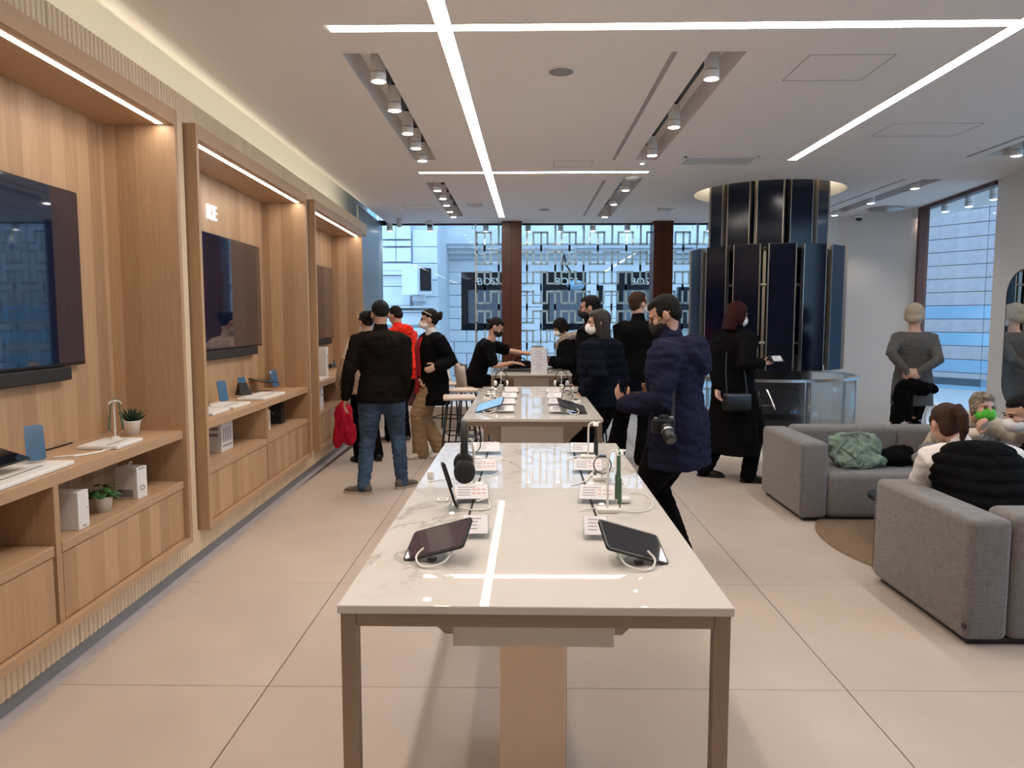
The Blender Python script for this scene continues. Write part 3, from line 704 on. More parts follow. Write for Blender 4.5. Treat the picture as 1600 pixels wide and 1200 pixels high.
# farthest unit
base_board(-.18,7.75,ZC,.22,.42,'white display base on the farthest counter',slots=False)
phone(pu(507,578,ZC+.02),R(55),R(14),'blue phone standing on the farthest counter',front='bluephone')
phone(pu(524,573,ZC+.02),R(55),R(14),'second phone behind the black box on the farthest counter',front='bluephone')
carton(pu(517,575,ZC+.02,-.03),WT,.12,.08,.05,'low black box between the phones on the farthest counter','blackmatte')
carton(wl(-.22,8.25,ZC),WT,.10,.12,.33,'tall white router box standing on the farthest counter',prints=[('f',.55,.7,.3,.75,'print')])
carton(pu(503,640,BZ,-.03),WT,.11,.07,.235,'white box on the lower shelf of the farthest unit',prints=[('f',.2,.8,.6,.7,'print')])
carton(wl(-.2,7.72,BZ),WT,.10,.10,.22,'dark box behind the white one, farthest unit','blackmatte')
# ------------------------------------------------------------------ tables
def table(cx,y0,L,w,rot,label,ped=True):
    o=thing('display_table',label,'table',(cx,y0,0),(0,0,rot),'long marble tables in a row')
    G().rbox(-w/2,w/2,0,L,TOP-.020,TOP,r=.0025,seg=2).build('marble_top','marble',o)
    t=.036; e=.006; z1=TOP-.0205
    for x in (-1,1):
        for y in (0,1):
            xa=-w/2+e if x<0 else w/2-e-t; ya=e if y==0 else L-e-t
            G().rbox(xa,xa+t,ya,ya+t,0,z1,r=.0015,seg=1).build('leg','steel',o)
    for y in (0,1):
        ya=e if y==0 else L-e-t; G().rbox(-w/2+e+t,w/2-e-t,ya,ya+t,z1-.030,z1,r=.0015,seg=1).build('end_rail','steel',o)
    for x in (-1,1):
        xa=-w/2+e if x<0 else w/2-e-t; G().rbox(xa,xa+t,e+t,L-e-t,z1-.030,z1,r=.0015,seg=1).build('side_rail','steel',o)
    if ped:
        y0,y1=.34,L-.34; sec=[(-.345,z1),(.345,z1),(.345,.778),(.238,.676),(-.238,.676),(-.345,.778)]; n6=6
        G().add([(x,y0,z) for x,z in sec]+[(x,y1,z) for x,z in sec],[tuple(range(5,-1,-1)),tuple(range(6,12))]+[(i,(i+1)%6,6+(i+1)%6,6+i) for i in range(6)]).build('cable_trough','troughbeige',o)
        for ya in (.29,L-.37): G().rbox(-.212,.212,ya,ya+.08,.664,z1-.03,r=.002,seg=1).build('end_box','offwhite',o)
        G().rbox(-.092,.092,.40,1.0,0,.68,r=.002,seg=1).build('pedestal','mirrorsteel',o)
        G().box(.0925,.0935,.405,.995,0,.68).build('pedestal_edge','black',o)
    for s_ in (-1,1):
        G().box(s_*.205-.004,s_*.205+.004,.50,L-.15,TOP+.0,TOP+.0006).build('cable_slot','blackmatte',o)
    return o
tr_=-.004
table(.027,1.56,2.155,.878,-.006,'nearest long marble table with two tablets at its front end')
table(.062,4.63,2.27,.905,-.006,'second marble table, with one blue and one black tablet')
table(.10,8.50,1.95,.955,-.006,'farthest marble table, where two seated people talk')
# ---- goods on the nearest tables
def tstand(loc,tilt,roll,yawz,w,h,label,scr='screen',side=1,zc=.045):
    o=thing('tablet',label,'tablet',loc,(0,0,yawz))
    mt=Matrix.Translation((0,0,zc))@Matrix.Rotation(roll,4,'Y')@Matrix.Rotation(tilt,4,'X')
    G().plate(w,h,.0075,.010,mt).build('body','black',o)
    G().plate(w-.012,h-.012,.0006,.006,mt@Matrix.Translation((0,0,.0075))).build('screen',scr,o)
    st=thing('tablet_stand','clear acrylic stand with white cable under the '+label.split(',')[0]+', '+label.split(',')[-1],'stand',loc,(0,0,yawz))
    for x in (-.022,.022): G().tube([(x,.0,.004),(x,-.02,.012),(x,-.034,.022),(x,-.03,.030)],[(.009,.0025)]*4,8,ref=(1,0,0)).build('acrylic_arm','acrylic',st,True)
    G().rbox(-.035,.035,-.05,.03,0,.004,r=.001,seg=1).build('acrylic_base','acrylic',st)
    G().rbox(-.010,.010,-.055,-.035,.004,.014,r=.002).build('alarm_puck','black',st)
    G().tube(sm([(-.025*side,-.045,.035),(-.035*side,-.065,.02),(-.02*side,-.085,.006),(.01*side,-.095,.005),(.045*side,-.075,.014),(.055*side,-.05,.03),(.055*side,-.03,.035)]),.0028,8).build('security_cable','whiteplastic',st,True)
    return o
tstand((-.223,1.895,TOP),R(24),R(-18.5),R(-17),.180,.120,'black tablet tilted left, nearest table','tabscreen')
tstand((.288,1.88,TOP),R(23),R(18.5),R(14.5),.180,.120,'black tablet tilted right, nearest table',side=-1)
def card(loc,yawz,w,label,prints=True,red=False):
    o=thing('price_card',label,'card',loc,(0,0,yawz)); d=.11; h=.042
    G().add([(-w/2,0,0),(w/2,0,0),(w/2,d,0),(-w/2,d,0),(-w/2,0,h*.32),(w/2,0,h*.32),(w/2,d,h),(-w/2,d,h)],[(0,3,2,1),(4,5,6,7),(0,1,5,4),(1,2,6,5),(2,3,7,6),(3,0,4,7)]).build('wedge','acrylic',o)
    sl_=math.atan2(h*.68,d); mt=Matrix.Translation((0,0,h*.32+.0015))@Matrix.Rotation(sl_,4,'X')
    D=math.hypot(d,h*.68)
    G().box(-w/2+.004,w/2-.004,.004,D-.004,0,.0008,mt).build('sheet','paper',o)
    g=G()
    for k in range(4):
        g.box(-w/2+.015,-w/2+.015+w*(.35 if k else .5),D*(.78-.17*k)-.002,D*(.78-.17*k)+.003,.0008,.0012,mt)
    g.build('print_lines','print',o)
    if red:
        g=G()
        for k in range(3):
            for j in range(2): g.box(w*.02+k*w*.14,w*.02+k*w*.14+w*.10,D*(.35+.25*j),D*(.35+.25*j)+.006,.0008,.0012,mt)
        g.build('red_print','redprint',o)
    return o
cards=[(467,None)]
pc=lambda px,py: at(px,py,Z=TOP)
def cardat(px,py,rot,w,label,red=False): 
    p=pc(px,py); card((p.x,p.y,TOP),rot,w,label,red=red)
cardat(744,843,R(3),.075,'narrow price card beside the left tablet, nearest table')
cardat(932,845,R(-3),.075,'narrow price card beside the right tablet, nearest table')
cardat(737,787,R(5),.125,'price card with red print left of the bright reflection, nearest table',True)
cardat(932,788,R(-7),.13,'price card with red print by the white neckband post, nearest table',True)
cardat(755,742,R(5),.12,'price card behind the headphones, nearest table',True)
cardat(918,741,R(-6),.125,'price card beside the small band, right side of nearest table',True)
cardat(761,711,R(3),.13,'farthest price card on the left of the nearest table')
cardat(912,712,R(-4),.13,'farthest price card on the right of the nearest table')
def ringband(loc,yawz,tilt,label,r=.032,th=.004,m='black'):
    o=thing('fitness_band',label,'band',loc,(0,0,yawz)); g=G()
    z=r*math.cos(tilt)*.98+th
    pts=[(r*math.cos(a),r*math.sin(a)*math.sin(tilt),r*math.sin(a)*math.cos(tilt)+z) for a in [2*PI*i/28 for i in range(28)]]
    g.tube(pts,[(th*2.2,th*.6)]*28,8,ref=(0,1,0),closed=True).build('strap',m,o,True)
    a=PI/2; G().rbox(-.014,.014,-.010,.010,z+r*math.cos(tilt)-.004,z+r*math.cos(tilt)+.006,r=.003).build('display','screen',o)
    return o
def headphones(loc,yawz,label):
    o=thing('headphones',label,'headphones',loc,(0,0,yawz))
    # hung on a post, seen from the side: the band is an arch in the local XZ plane
    g=G(); pts=[(.078*math.cos(a),0,.078*1.12*math.sin(a)) for a in [PI*i/16 for i in range(17)]]
    g.tube([(.080,0,-.05)]+pts+[(-.080,0,-.05)],[(.013,.0055)]*19,10,ref=(0,1,0)).build('headband','blackmatte',o,True)
    for s_ in (-1,1):
        mt=Matrix.Translation((s_*.078,0,-.085))@Matrix.Rotation(PI/2,4,'Y')@Matrix.Scale(1.12,4,(1,0,0))
        G().lathe([(.020,-.018),(.036,-.016),(.040,-.006),(.040,.006),(.037,.014),(.024,.018)],28,mt).build('ear_cup','blackmatte',o,True)
        mt2=mt@Matrix.Translation((0,0,-s_*.018)); G().lathe([(.022,-.006),(.037,-.006),(.039,0),(.037,.006),(.022,.006)],28,mt2).build('ear_cushion','black',o,True)
    return o
def post(loc,yawz,h,label,m='whiteplastic',arm=.05):
    o=thing('display_post',label,'stand',loc,(0,0,yawz))
    G().tube([(0,0,0),(0,0,h-.03),(.004,0,h-.008),(.016,0,h),(arm,0,h)],.0042,8).build('pole',m,o,True)
    G().rbox(-.035,.035,-.022,.022,0,.014,r=.004).build('base','whiteplastic',o)
    G().tube([(arm-.018,-.022,h-.012),(arm-.018,-.012,h),(arm-.018,.012,h),(arm-.018,.022,h-.012)],[(.012,.003)]*4,8,ref=(1,0,0)).build('cradle','whiteplastic',o,True)
    return o
# left side of the nearest table: headphones on a post, phone edge-on, small puck
p=pc(741,760); post((p.x,p.y,TOP),PI,.165,'white post carrying the black headphones, nearest table')
headphones((p.x-.038,p.y,TOP+.158),PI/2+.10,'black over-ear headphones hanging on a white post, nearest table')
p=pc(712,797); o=thing('phone','dark slim phone leaning almost edge-on before the headphones, nearest table','phone',(p.x,p.y,TOP),(0,0,R(88)))
mt=Matrix.Translation((0,0,.012))@Matrix.Rotation(R(18),4,'Y')@Matrix.Rotation(R(70),4,'X')@Matrix.Translation((0,.075,0))
G().plate(.072,.155,.008,.012,mt).build('body','black',o); G().plate(.066,.149,.0006,.010,mt@Matrix.Translation((0,0,.008))).build('screen','screen',o)
G().rbox(-.03,.03,-.02,.02,0,.02,r=.003).build('holder','acrylic',o)
o=thing('alarm_puck','small square white puck with grey window, left side of nearest table','sensor',(*pc(692,783).xy,TOP),(0,0,R(4)))
G().rbox(-.020,.020,-.020,.020,0,.008,r=.002).build('case','whiteplastic',o); G().box(-.013,.013,-.011,.013,.008,.0085).build('window','shell',o)
o=thing('earbud_case','small white earbud case by the left edge of the nearest table','case',(*pc(673,748).xy,TOP),0)
G().rbox(-.013,.013,-.010,.010,0,.030,r=.005).build('case','whiteplastic',o)
cable([(*pc(672,754).xy,TOP+.004),(*pc(700,750).xy,TOP+.004),(*pc(730,748).xy,TOP+.006),(*pc(760,747).xy,TOP+.005),(*pc(785,738).xy,TOP+.004)],'white cable crossing in front of the headphones, nearest table')
cable([(*pc(745,792).xy,TOP+.02),(*pc(762,785).xy,TOP+.012),(*pc(764,796).xy,TOP+.004),(*pc(744,799).xy,TOP+.004),(*pc(718,798).xy,TOP+.01)],'white coiled cable behind the left tablet, nearest table',r=.003)
cable([(*pc(741,730).xy,TOP+.01),(*pc(765,722).xy,TOP+.02),(*pc(782,718).xy,TOP+.004),(*pc(800,724).xy,TOP+.004)],'white cable near the band, far left of nearest table')
p=pc(739,719); post((p.x,p.y,TOP),PI,.10,'short white post carrying the black fitness band, nearest table')
ringband((p.x-.0,p.y-.02,TOP+.035),R(10),R(8),'black fitness band upright on the left of the nearest table',r=.036)
# right side
p=pc(949,800); post((p.x,p.y,TOP),0,.205,'white post carrying the green neckband, nearest table',arm=.055)
neckband((p.x+.005,p.y,TOP+.200),0,'dark green neckband earphones on a white post, nearest table','greenband',.165,.05)
cable([(*pc(905,800).xy,TOP+.004),(*pc(945,797).xy,TOP+.010),(*pc(965,800).xy,TOP+.005),(*pc(1000,802).xy,TOP+.004),(*pc(1020,793).xy,TOP+.004),(*pc(1010,775).xy,TOP+.004),(*pc(985,772).xy,TOP+.004)],'white cable looping at the right rear of the tablet, nearest table')
o=thing('earbud_case','round white charging case beside the neckband, nearest table','case',(*pc(975,786).xy,TOP),0)
G().ell((0,0,.012),(.026,.020,.012)).build('shell','whiteplastic',o,True)
p=pc(941,752); ringband((p.x,p.y,TOP+.028),R(-10),R(6),'black fitness band upright on the right of the nearest table',r=.034); post((p.x,p.y+.02,TOP),0,.05,'short post behind the right black band, nearest table')
cable([(*pc(893,760).xy,TOP+.004),(*pc(915,753).xy,TOP+.004),(*pc(930,740).xy,TOP+.012),(*pc(950,756).xy,TOP+.006),(*pc(975,757).xy,TOP+.005)],'white cable beneath the right black band, nearest table',r=.003)
p=pc(919,716); post((p.x,p.y,TOP),0,.165,'thin white post at the far right end of the nearest table',arm=.05)
neckband((p.x+.005,p.y,TOP+.160),0,'black neckband earphones on a thin post, far end of the nearest table','black',.14,.04)
cable([(*pc(888,720).xy,TOP+.004),(*pc(912,714).xy,TOP+.012),(*pc(935,722).xy,TOP+.006),(*pc(950,728).xy,TOP+.004)],'white knotted cable at the far right of the nearest table',r=.003)
o=thing('earbuds','pair of white earbuds lying in front of the right card, nearest table','earphones',(*pc(930,744).xy,TOP),0)
for x in (-.012,.012): G().ell((x,0,.006),(.007,.008,.006)).tube([(x,-.004,.006),(x,-.024,.004)],.0025,6).build('bud','chrome',o,True)
for i,(px,py) in enumerate([(735,757),(741,729)]):
    pass
# second table
p=pc(765,645); tstand((p.x,p.y+.05,TOP),R(16),R(-18),R(-10),.20,.15,'light blue lit tablet, second table','bluescreen')
p=pc(894,647); tstand((p.x,p.y+.05,TOP),R(16),R(18),R(10),.20,.15,'black tablet, right side of second table',side=-1)
for i,(px,py) in enumerate([(790,646),(793,634),(797,624),(800,615)]): cardat(px,py,R(4),.12,'price card on the left of the second table, %s from the front'%ordn[i],red=i%2==1)
for i,(px,py) in enumerate([(872,647),(869,634),(866,624),(864,616)]): cardat(px,py,R(-4),.12,'price card on the right of the second table, %s from the front'%ordn[i],red=i%2==1)
for i,(px,py,sd) in enumerate([(775,622,-1),(780,613,-1),(785,606.5,-1),(886,628,1),(886,617,1),(880,607,1)]):
    p=pc(px,py); lab=('left' if sd<0 else 'right')+' side of second table, '+ordn[i%3]+' from the front'
    ringband((p.x,p.y,TOP),R(8*sd),R(6),'black fitness band upright, '+lab,r=.036 if i%3 else .042)
    o=thing('smart_watch','small watch lying on a white pad, '+lab,'watch',(p.x+sd*.07,p.y+.02,TOP),(0,0,.2*sd))
    G().rbox(-.03,.03,-.03,.03,0,.012,r=.003).build('pad','whiteplastic',o); G().lathe([(.019,.012),(.020,.020),(.017,.022)],20).build('dial','black',o,True)
    cable([(p.x-.05*sd,p.y-.03,TOP+.004),(p.x,p.y-.05,TOP+.01),(p.x-.10*sd,p.y,TOP+.012),(p.x-.13*sd,p.y+.05,TOP+.004)],'white cable by the band, '+lab,r=.003)
p=pc(768,617); post((p.x,p.y,TOP),0,.06,'short white display post, left side of second table')
headphones((pc(783,603).x,pc(783,603).y-.02,TOP+.085),.3,'white-shelled headphones at the far left end of the second table')
headphones((pc(877,603).x,pc(877,603).y-.02,TOP+.085),-.3,'white-shelled headphones at the far right end of the second table')
for o in [o for o in bpy.data.objects if o.name.startswith('headphones') and 'white-shelled' in o.get('label','')]:
    for c in o.children:
        if c.name.startswith('headband') or c.name.startswith('ear_cup'): c.data.materials[0]=M['whiteplastic'] if c.name.startswith('ear_cup') else M['blackmatte']
    o.scale=(.72,.72,.72); post((o.location.x,o.location.y+.0,TOP),PI/2,.13,'white post under the '+o['label'])
# farthest table: bag, laptop, sign
def flat_box(name,label,cat,loc,rot,w,d,h,m,r=.004,part='body'):
    o=thing(name,label,cat,loc,(0,0,rot)); G().rbox(-w/2,w/2,-d/2,d/2,0,h,r=min(r,h*.45),seg=2).build(part,m,o); return o
p=at(808,581,Z=TOP); o=flat_box('laptop','closed black laptop at the front left of the farthest table','laptop',(p.x,p.y+.13,TOP),0,.34,.24,.022,'black'); G().rbox(-.168,.168,-.118,.118,.022,.028,r=.002).build('lid','black',o)
g=G().rbox(-.15,.15,-.12,.12,0,.10,r=.03,seg=3); me=remesh(g,.01,2); crumple(me,.012,(20,20,20),seed=4); me.materials.append(M['c_black'])
o=thing('bag','crumpled black bag on the farthest table before the seated worker','bag',(p.x+.03,p.y+.52,TOP),0); link(me,'bag_body',o)
G().tube([(-.08,-.05,.08),(-.03,-.06,.15),(.05,-.05,.14),(.09,-.03,.08)],.008,8).build('strap','c_black',o,True)
flat_box('pouch','small red pouch on the farthest table beside the black bag','pouch',(at(816,557,Z=TOP+.09).x,p.y+.55,TOP),.3,.13,.06,.10,'redplastic',.015)
o=thing('sign_holder','white two-panel notice in a clear holder on the farthest table','sign',(at(842,582,Z=TOP).x,at(842,583,Z=TOP).y,TOP),(0,0,R(3)))
mt=Matrix.Rotation(R(74),4,'X'); G().rbox(-.095,.095,0,.31,-.003,.003,r=.002,seg=1,mtx=mt@Matrix.Translation((0,0,0))).build('panel','paper',o)
g=G()
for (b0,b1) in ((.02,.145),(.165,.285)):
    g.box(-.078,.078,b0,b0+.0025,.003,.0045,mt).box(-.078,.078,b1-.0025,b1,.003,.0045,mt).box(-.078,-.0755,b0,b1,.003,.0045,mt).box(.0755,.078,b0,b1,.003,.0045,mt)
    for k,wd in enumerate((.05,.035,.055,.03)): g.box(-wd,wd,b0+.025+.024*k,b0+.031+.024*k,.003,.0045,mt)
g.build('print_lines','print',o); G().rbox(-.10,.10,-.02,.10,0,.006,r=.002,seg=1).build('foot','acrylic',o)
flat_box('card_terminal','grey payment terminal behind the notice on the farthest table','terminal',(at(833,560,Z=TOP).x+.02,p.y+.62,TOP),0,.15,.09,.30,'skirt')
flat_box('pen','thin black pen standing in the terminal on the farthest table','pen',(at(834,560,Z=TOP).x+.05,p.y+.62,TOP+.30),0,.008,.008,.10,'black',.002)
flat_box('tablet','dark tablet lying flat at the front right of the farthest table','tablet',(at(866,575,Z=TOP).x,at(866,576,Z=TOP).y+.1,TOP),0,.16,.24,.008,'screen')
flat_box('paper_pad','white paper pad behind the flat tablet on the farthest table','paper',(at(858,568,Z=TOP).x,p.y+.75,TOP),0,.14,.18,.014,'paper')
flat_box('phone','white phone lying on the black bag side of the farthest table','phone',(at(782,562,Z=TOP).x-.02,p.y+.85,TOP),.3,.075,.155,.009,'whiteplastic')
# ------------------------------------------------------------------ stools and chairs
def stool(loc,rot,label):
    o=thing('bar_stool',label,'stool',loc,(0,0,rot))
    G().rbox(-.17,.17,-.17,.17,.70,.735,r=.014,seg=2).build('seat','stoolseat',o)
    for x in (-1,1):
        for y in (-1,1): G().cyl((x*.13,y*.13,.70),(x*.20,y*.20,0),.011,.009,10).build('leg','blackmatte',o,True)
    for a,b_ in (((-1,-1),(1,-1)),((1,-1),(1,1)),((1,1),(-1,1)),((-1,1),(-1,-1))): G().cyl((a[0]*.178,a[1]*.178,.22),(b_[0]*.178,b_[1]*.178,.22),.007,n=8).build('footrest_bar','blackmatte',o,True)
    return o
stool((-.66,7.55,0),.1,'square bar stool with pale wooden seat beside the second table')
stool((-.70,8.35,0),.25,'second square bar stool, behind the first near the farthest table')
def barchair(loc,rot,label,m='shell',sz=.66):
    o=thing('bar_chair',label,'chair',loc,(0,0,rot))   # faces local +Y
    G().rbox(-.20,.20,-.19,.21,sz-.02,sz+.012,r=.014,seg=2).build('seat','stoolseat',o)
    g=G(); v=[];f=[];n=9;k=6
    for j in range(k):
        z=sz+.0+.36*j/(k-1); wd=.20*(1-.28*(j/(k-1))**2)
        for i in range(n):
            a=R(-78+156*i/(n-1)); v.append((wd*math.sin(a)*1.05,-.02-.19*math.cos(a)-.05*j/(k-1),z+(.0 if j else 0)-(0.10*abs(math.sin(a))**3 if j==k-1 else 0)))
    N=n*k; v+= [(x*.93,y*.93+.0,z) for x,y,z in v]
    for j in range(k-1):
        for i in range(n-1): a=j*n+i; f+=[(a,a+1,a+n+1,a+n),(N+a,N+a+n,N+a+n+1,N+a+1)]
    for i in range(n-1): f+=[(i,N+i,N+i+1,i+1),((k-1)*n+i,(k-1)*n+i+1,N+(k-1)*n+i+1,N+(k-1)*n+i)]
    for j in range(k-1): f+=[(j*n,j*n+n,N+j*n+n,N+j*n),(j*n+n-1,N+j*n+n-1,N+j*n+2*n-1,j*n+2*n-1)]
    g.add(v,f).build('backrest',m,o,True)
    for x in (-1,1):
        for y in (-1,1): G().cyl((x*.15,y*.15,sz-.02),(x*.21,y*.21,0),.012,.010,10).build('leg','blackmatte',o,True)
    for a,b_ in (((-1,-1),(1,-1)),((1,-1),(1,1)),((1,1),(-1,1)),((-1,1),(-1,-1))): G().cyl((a[0]*.19,a[1]*.19,.2),(b_[0]*.19,b_[1]*.19,.2),.008,n=8).build('footrest_bar','blackmatte',o,True)
    return o
barchair((-.63,9.25,0),-PI/2,'taupe shell bar chair carrying the seated worker in black')
barchair((.72,9.45,0),PI/2,'taupe shell bar chair under the woman in the fur hooded coat')
barchair((.80,8.85,0),PI/2,'empty taupe bar chair on the right of the farthest table')
barchair((-1.0,9.92,0),-PI/2-.3,'white bar chair standing behind the seated worker','whiteplastic')
# window bench and planter
o=thing('window_bench','low beige bench box under the window at the left','bench',(-1.55,10.55,0)); G().rbox(-.55,.95,-.3,.3,0,.30,r=.006).build('box','offwhite',o)
o=thing('potted_plant','spider plant in a burgundy planter on the bench by the window','plant',(-1.53,10.42,.30)); G().lathe([(.14,0),(.17,.26),(.175,.30),(.155,.30),(.15,.26)],28).build('planter','burgundy',o,True)
G().lathe([(.15,.24),(.15,.26)],20).build('soil','soil',o)
rn=random.Random(3)
for k in range(34):
    a=k*2.4+rn.random(); r=.12+.16*rn.random(); h=.20+.25*rn.random(); ca,sa=math.cos(a),math.sin(a)
    G().tube([(.02*ca,.02*sa,.25),(.4*r*ca,.4*r*sa,.25+h*.8),(r*.8*ca,r*.8*sa,.25+h),(r*1.15*ca,r*1.15*sa,.25+h*.55)],[(.008,.002),(.010,.002),(.008,.002),(.002,.001)],6).build('leaf','leaflight' if k%3 else 'leaf',o,True)
# ------------------------------------------------------------------ sofas, rug, low table
def sofa(loc,rot,label,tagx=None):
    # local: front faces -Y, origin at the centre of the front bottom edge
    o=thing('sofa',label,'sofa',loc,(0,0,rot),'grey modular sofas'); L=2.12; D=.91
    for s_ in (-1,1):
        xa=-L/2 if s_<0 else L/2-.205
        G().rbox(xa,xa+.205,0,D,.028,.605,r=.035,seg=4).build('armrest','sofa',o,True)
        G().tube([(xa+.002 if s_<0 else xa+.203,.006,.06),(xa+.006 if s_<0 else xa+.199,.004,.57)],.003,6).build('piping','sofa',o)
    for i in range(2):
        xa=-L/2+.205+i*(L-.41)/2; xb=xa+(L-.41)/2
        G().rbox(xa+.002,xb-.002,.004,D-.20,.028,.365,r=.045,seg=4).build('seat','sofa',o,True)
        G().rbox(xa+.002,xb-.002,D-.235,D,.028,.625,r=.045,seg=4).build('backrest','sofa',o,True)
    G().box(-L/2+.04,L/2-.04,.04,D-.04,0,.03).build('plinth','black',o)
    return o
sofa((3.15,5.43,0),0,'grey woven sofa farther back, with the green bag on its seat')
s2=sofa((3.115,4.22,0),PI,'grey woven sofa nearest to the camera, seen from behind')
G().box(-.004,.004,-.012,.012,-.010,.010).build('brand_tab','black',s2,label='small black fabric tab on the arm seam')
tb=[c for c in s2.children if c.name.startswith('brand_tab')][0]; tb.location=(1.062,.905,.10)
g=G(); prof=[]; nr=58; rr=1.22
for i in range(nr*4+1):
    r=rr*i/(nr*4)+.0001; prof.append((r,.009+.006*math.sin(PI*(i%4)/4)))
prof.append((rr+.004,.0)); prof=[(0.0001,.009)]+prof[1:]
o=thing('round_rug','round brown braided rug between the two sofas','rug',(3.30,4.87,0.001)); g.lathe(prof,96,cap=False).build('braided_coils','rug',o,True); 
o=thing('coffee_table','low dark round coffee table between the sofas','table',(2.62,4.86,.012)); G().lathe([(.26,.30),(.275,.305),(.275,.32),(.26,.325)],36).build('top','navy',o,True); G().lathe([(.02,0),(.02,.30)],12).build('stem','black',o,True); G().lathe([(.17,0),(.17,.01)],24).build('base','black',o,True)
# things on the farther sofa
def blob(name,label,cat,parts,m,vox=.012,amp=.02,fr=(9,9,9),loc=(0,0,0),part='body',sm=2,seed=1,rot=0):
    g=G()
    for c_,r_ in parts: g.ell(c_,r_)
    me=remesh(g,vox,sm); crumple(me,amp,fr,seed=seed); me.materials.append(M[m]); o=thing(name,label,cat,loc,(0,0,rot)); link(me,part,o); return o
o=blob('tote_bag','crumpled sage green cloth bag on the farther sofa','bag',[((0,0,.10),(.19,.11,.11)),((-.10,.02,.16),(.10,.08,.10)),((.11,.0,.14),(.10,.09,.12)),((.02,-.09,.05),(.20,.08,.06))],'c_sage',.011,.030,(14,14,14),(2.63,5.78,.365),seed=5)
for pts in ([(-.10,-.08,.22),(-.20,-.13,.12),(-.16,-.17,.02),(-.02,-.18,.03),(.04,-.12,.10)],[(-.02,-.05,.25),(.02,-.13,.17),(-.06,-.17,.09),(-.14,-.13,.16)],[(.1,-.06,.24),(.0,-.10,.28),(-.12,-.04,.25)]):
    G().tube(pts,[(.012,.004)]*len(pts),8).build('handle','c_sage',o,True)
blob('jacket','black jacket lying between the green bag and the grey garments','clothing',[((0,0,.06),(.17,.12,.07)),((.08,.03,.10),(.1,.08,.06))],'c_black',.012,.025,(11,11,11),(2.95,5.80,.365),seed=9)
blob('jacket','grey rumpled garments piled beside the black jacket','clothing',[((0,0,.05),(.16,.12,.06)),((.06,.05,.12),(.10,.08,.06)),((.12,-.04,.06),(.12,.10,.06))],'c_greybag',.012,.03,(13,13,13),(3.22,5.76,.365),seed=12)
# ------------------------------------------------------------------ column with display panels and glass rail
o=thing('display_column','tall round column clad in dark navy panels with metal edges','column',(COLX,COLY,0))
G().lathe([(.56,0),(.56,3.32)],40).build('core','navy',o,True)
G().lathe([(1.28,0),(1.28,.05),(1.26,.06),(.5,.06)],64,cap=False).build('plinth','offwhite',o,True)
def ring(n,r,w,z0,z1,a0,th=.05):
    for i in range(n):
        a=a0+2*PI*i/n; mt=Matrix.Rotation(a,4,'Z')@Matrix.Translation((r,0,0))
        G().rbox(-th,0,-w/2+.008,w/2-.008,z0,z1,r=.003,seg=1,mtx=mt).build('panel','navy',o)
        G().box(-th,.002,-w/2,-w/2+.008,z0,z1,mt).box(-th,.002,w/2-.008,w/2,z0,z1,mt).build('metal_edge','brass',o)
        # bright fin between panels
        mt3=Matrix.Rotation(a+PI/n,4,'Z')@Matrix.Translation((r-.10,0,0)); G().box(-.02,0,-.016,.016,z0+.03,z1-.03,mt3).build('metal_fin','brass',o)
aN=math.atan2(-COLY,-COLX)
ring(12,.68,.285,2.28,3.30,aN+.04); ring(15,.90,.295,.955,2.36,aN+.19)
for z in (1.25,1.9): G().lathe([(.80,z),(.82,z),(.82,z+.03),(.80,z+.03)],48,cap=False).build('carrier_ring','alu',o,True)
for z in (2.30,): G().lathe([(.56,z),(.84,z),(.84,z+.02),(.56,z+.02)],48,cap=False).build('top_ring','black',o,True)
gr=thing('glass_railing','low curved glass railing with metal handrail around the column','railing',(COLX,COLY,0))
def arc(r,a0,a1,z0,z1,t):
    n=max(3,int((a1-a0)/.08)); v=[];f=[]
    for i in range(n+1):
        a=a0+(a1-a0)*i/n
        for rr_ in (r-t,r):
            for z in (z0,z1): v.append((rr_*math.cos(a),rr_*math.sin(a),z))
    for i in range(n):
        b=i*4; f+=[(b,b+1,b+5,b+4),(b+2,b+6,b+7,b+3),(b,b+4,b+6,b+2),(b+1,b+3,b+7,b+5)]
    f+=[(0,2,3,1),(n*4,n*4+1,n*4+3,n*4+2)]
    return G().add(v,f)
for i in range(12):
    a=2*PI*i/12+.12; arc(1.06,a+.01,a+2*PI/12-.01,.06,.84,.010).build('glass_panel','acrylic',gr,True)
    x_,y_=1.055*math.cos(a),1.055*math.sin(a); G().box(x_-.006,x_+.006,y_-.006,y_+.006,.06,.84).build('upright','alu',gr)
arc(1.085,0,2*PI,.84,.87,.05).build('handrail','alu',gr)
G().lathe([(.83,CEIL+.20),(.85,CEIL+.20),(.85,CEIL+.22),(.83,CEIL+.22)],48,mtx=Matrix.Translation((COLX,COLY-0,0)),cap=False)
o=thing('cove_light','hidden warm light ring in the round ceiling opening above the column','light',(COLX,COLY,CEIL+.235)); G().lathe([(.80,0),(.83,0),(.83,.01),(.80,.01)],48,cap=False).build('ring','ledcove',o)
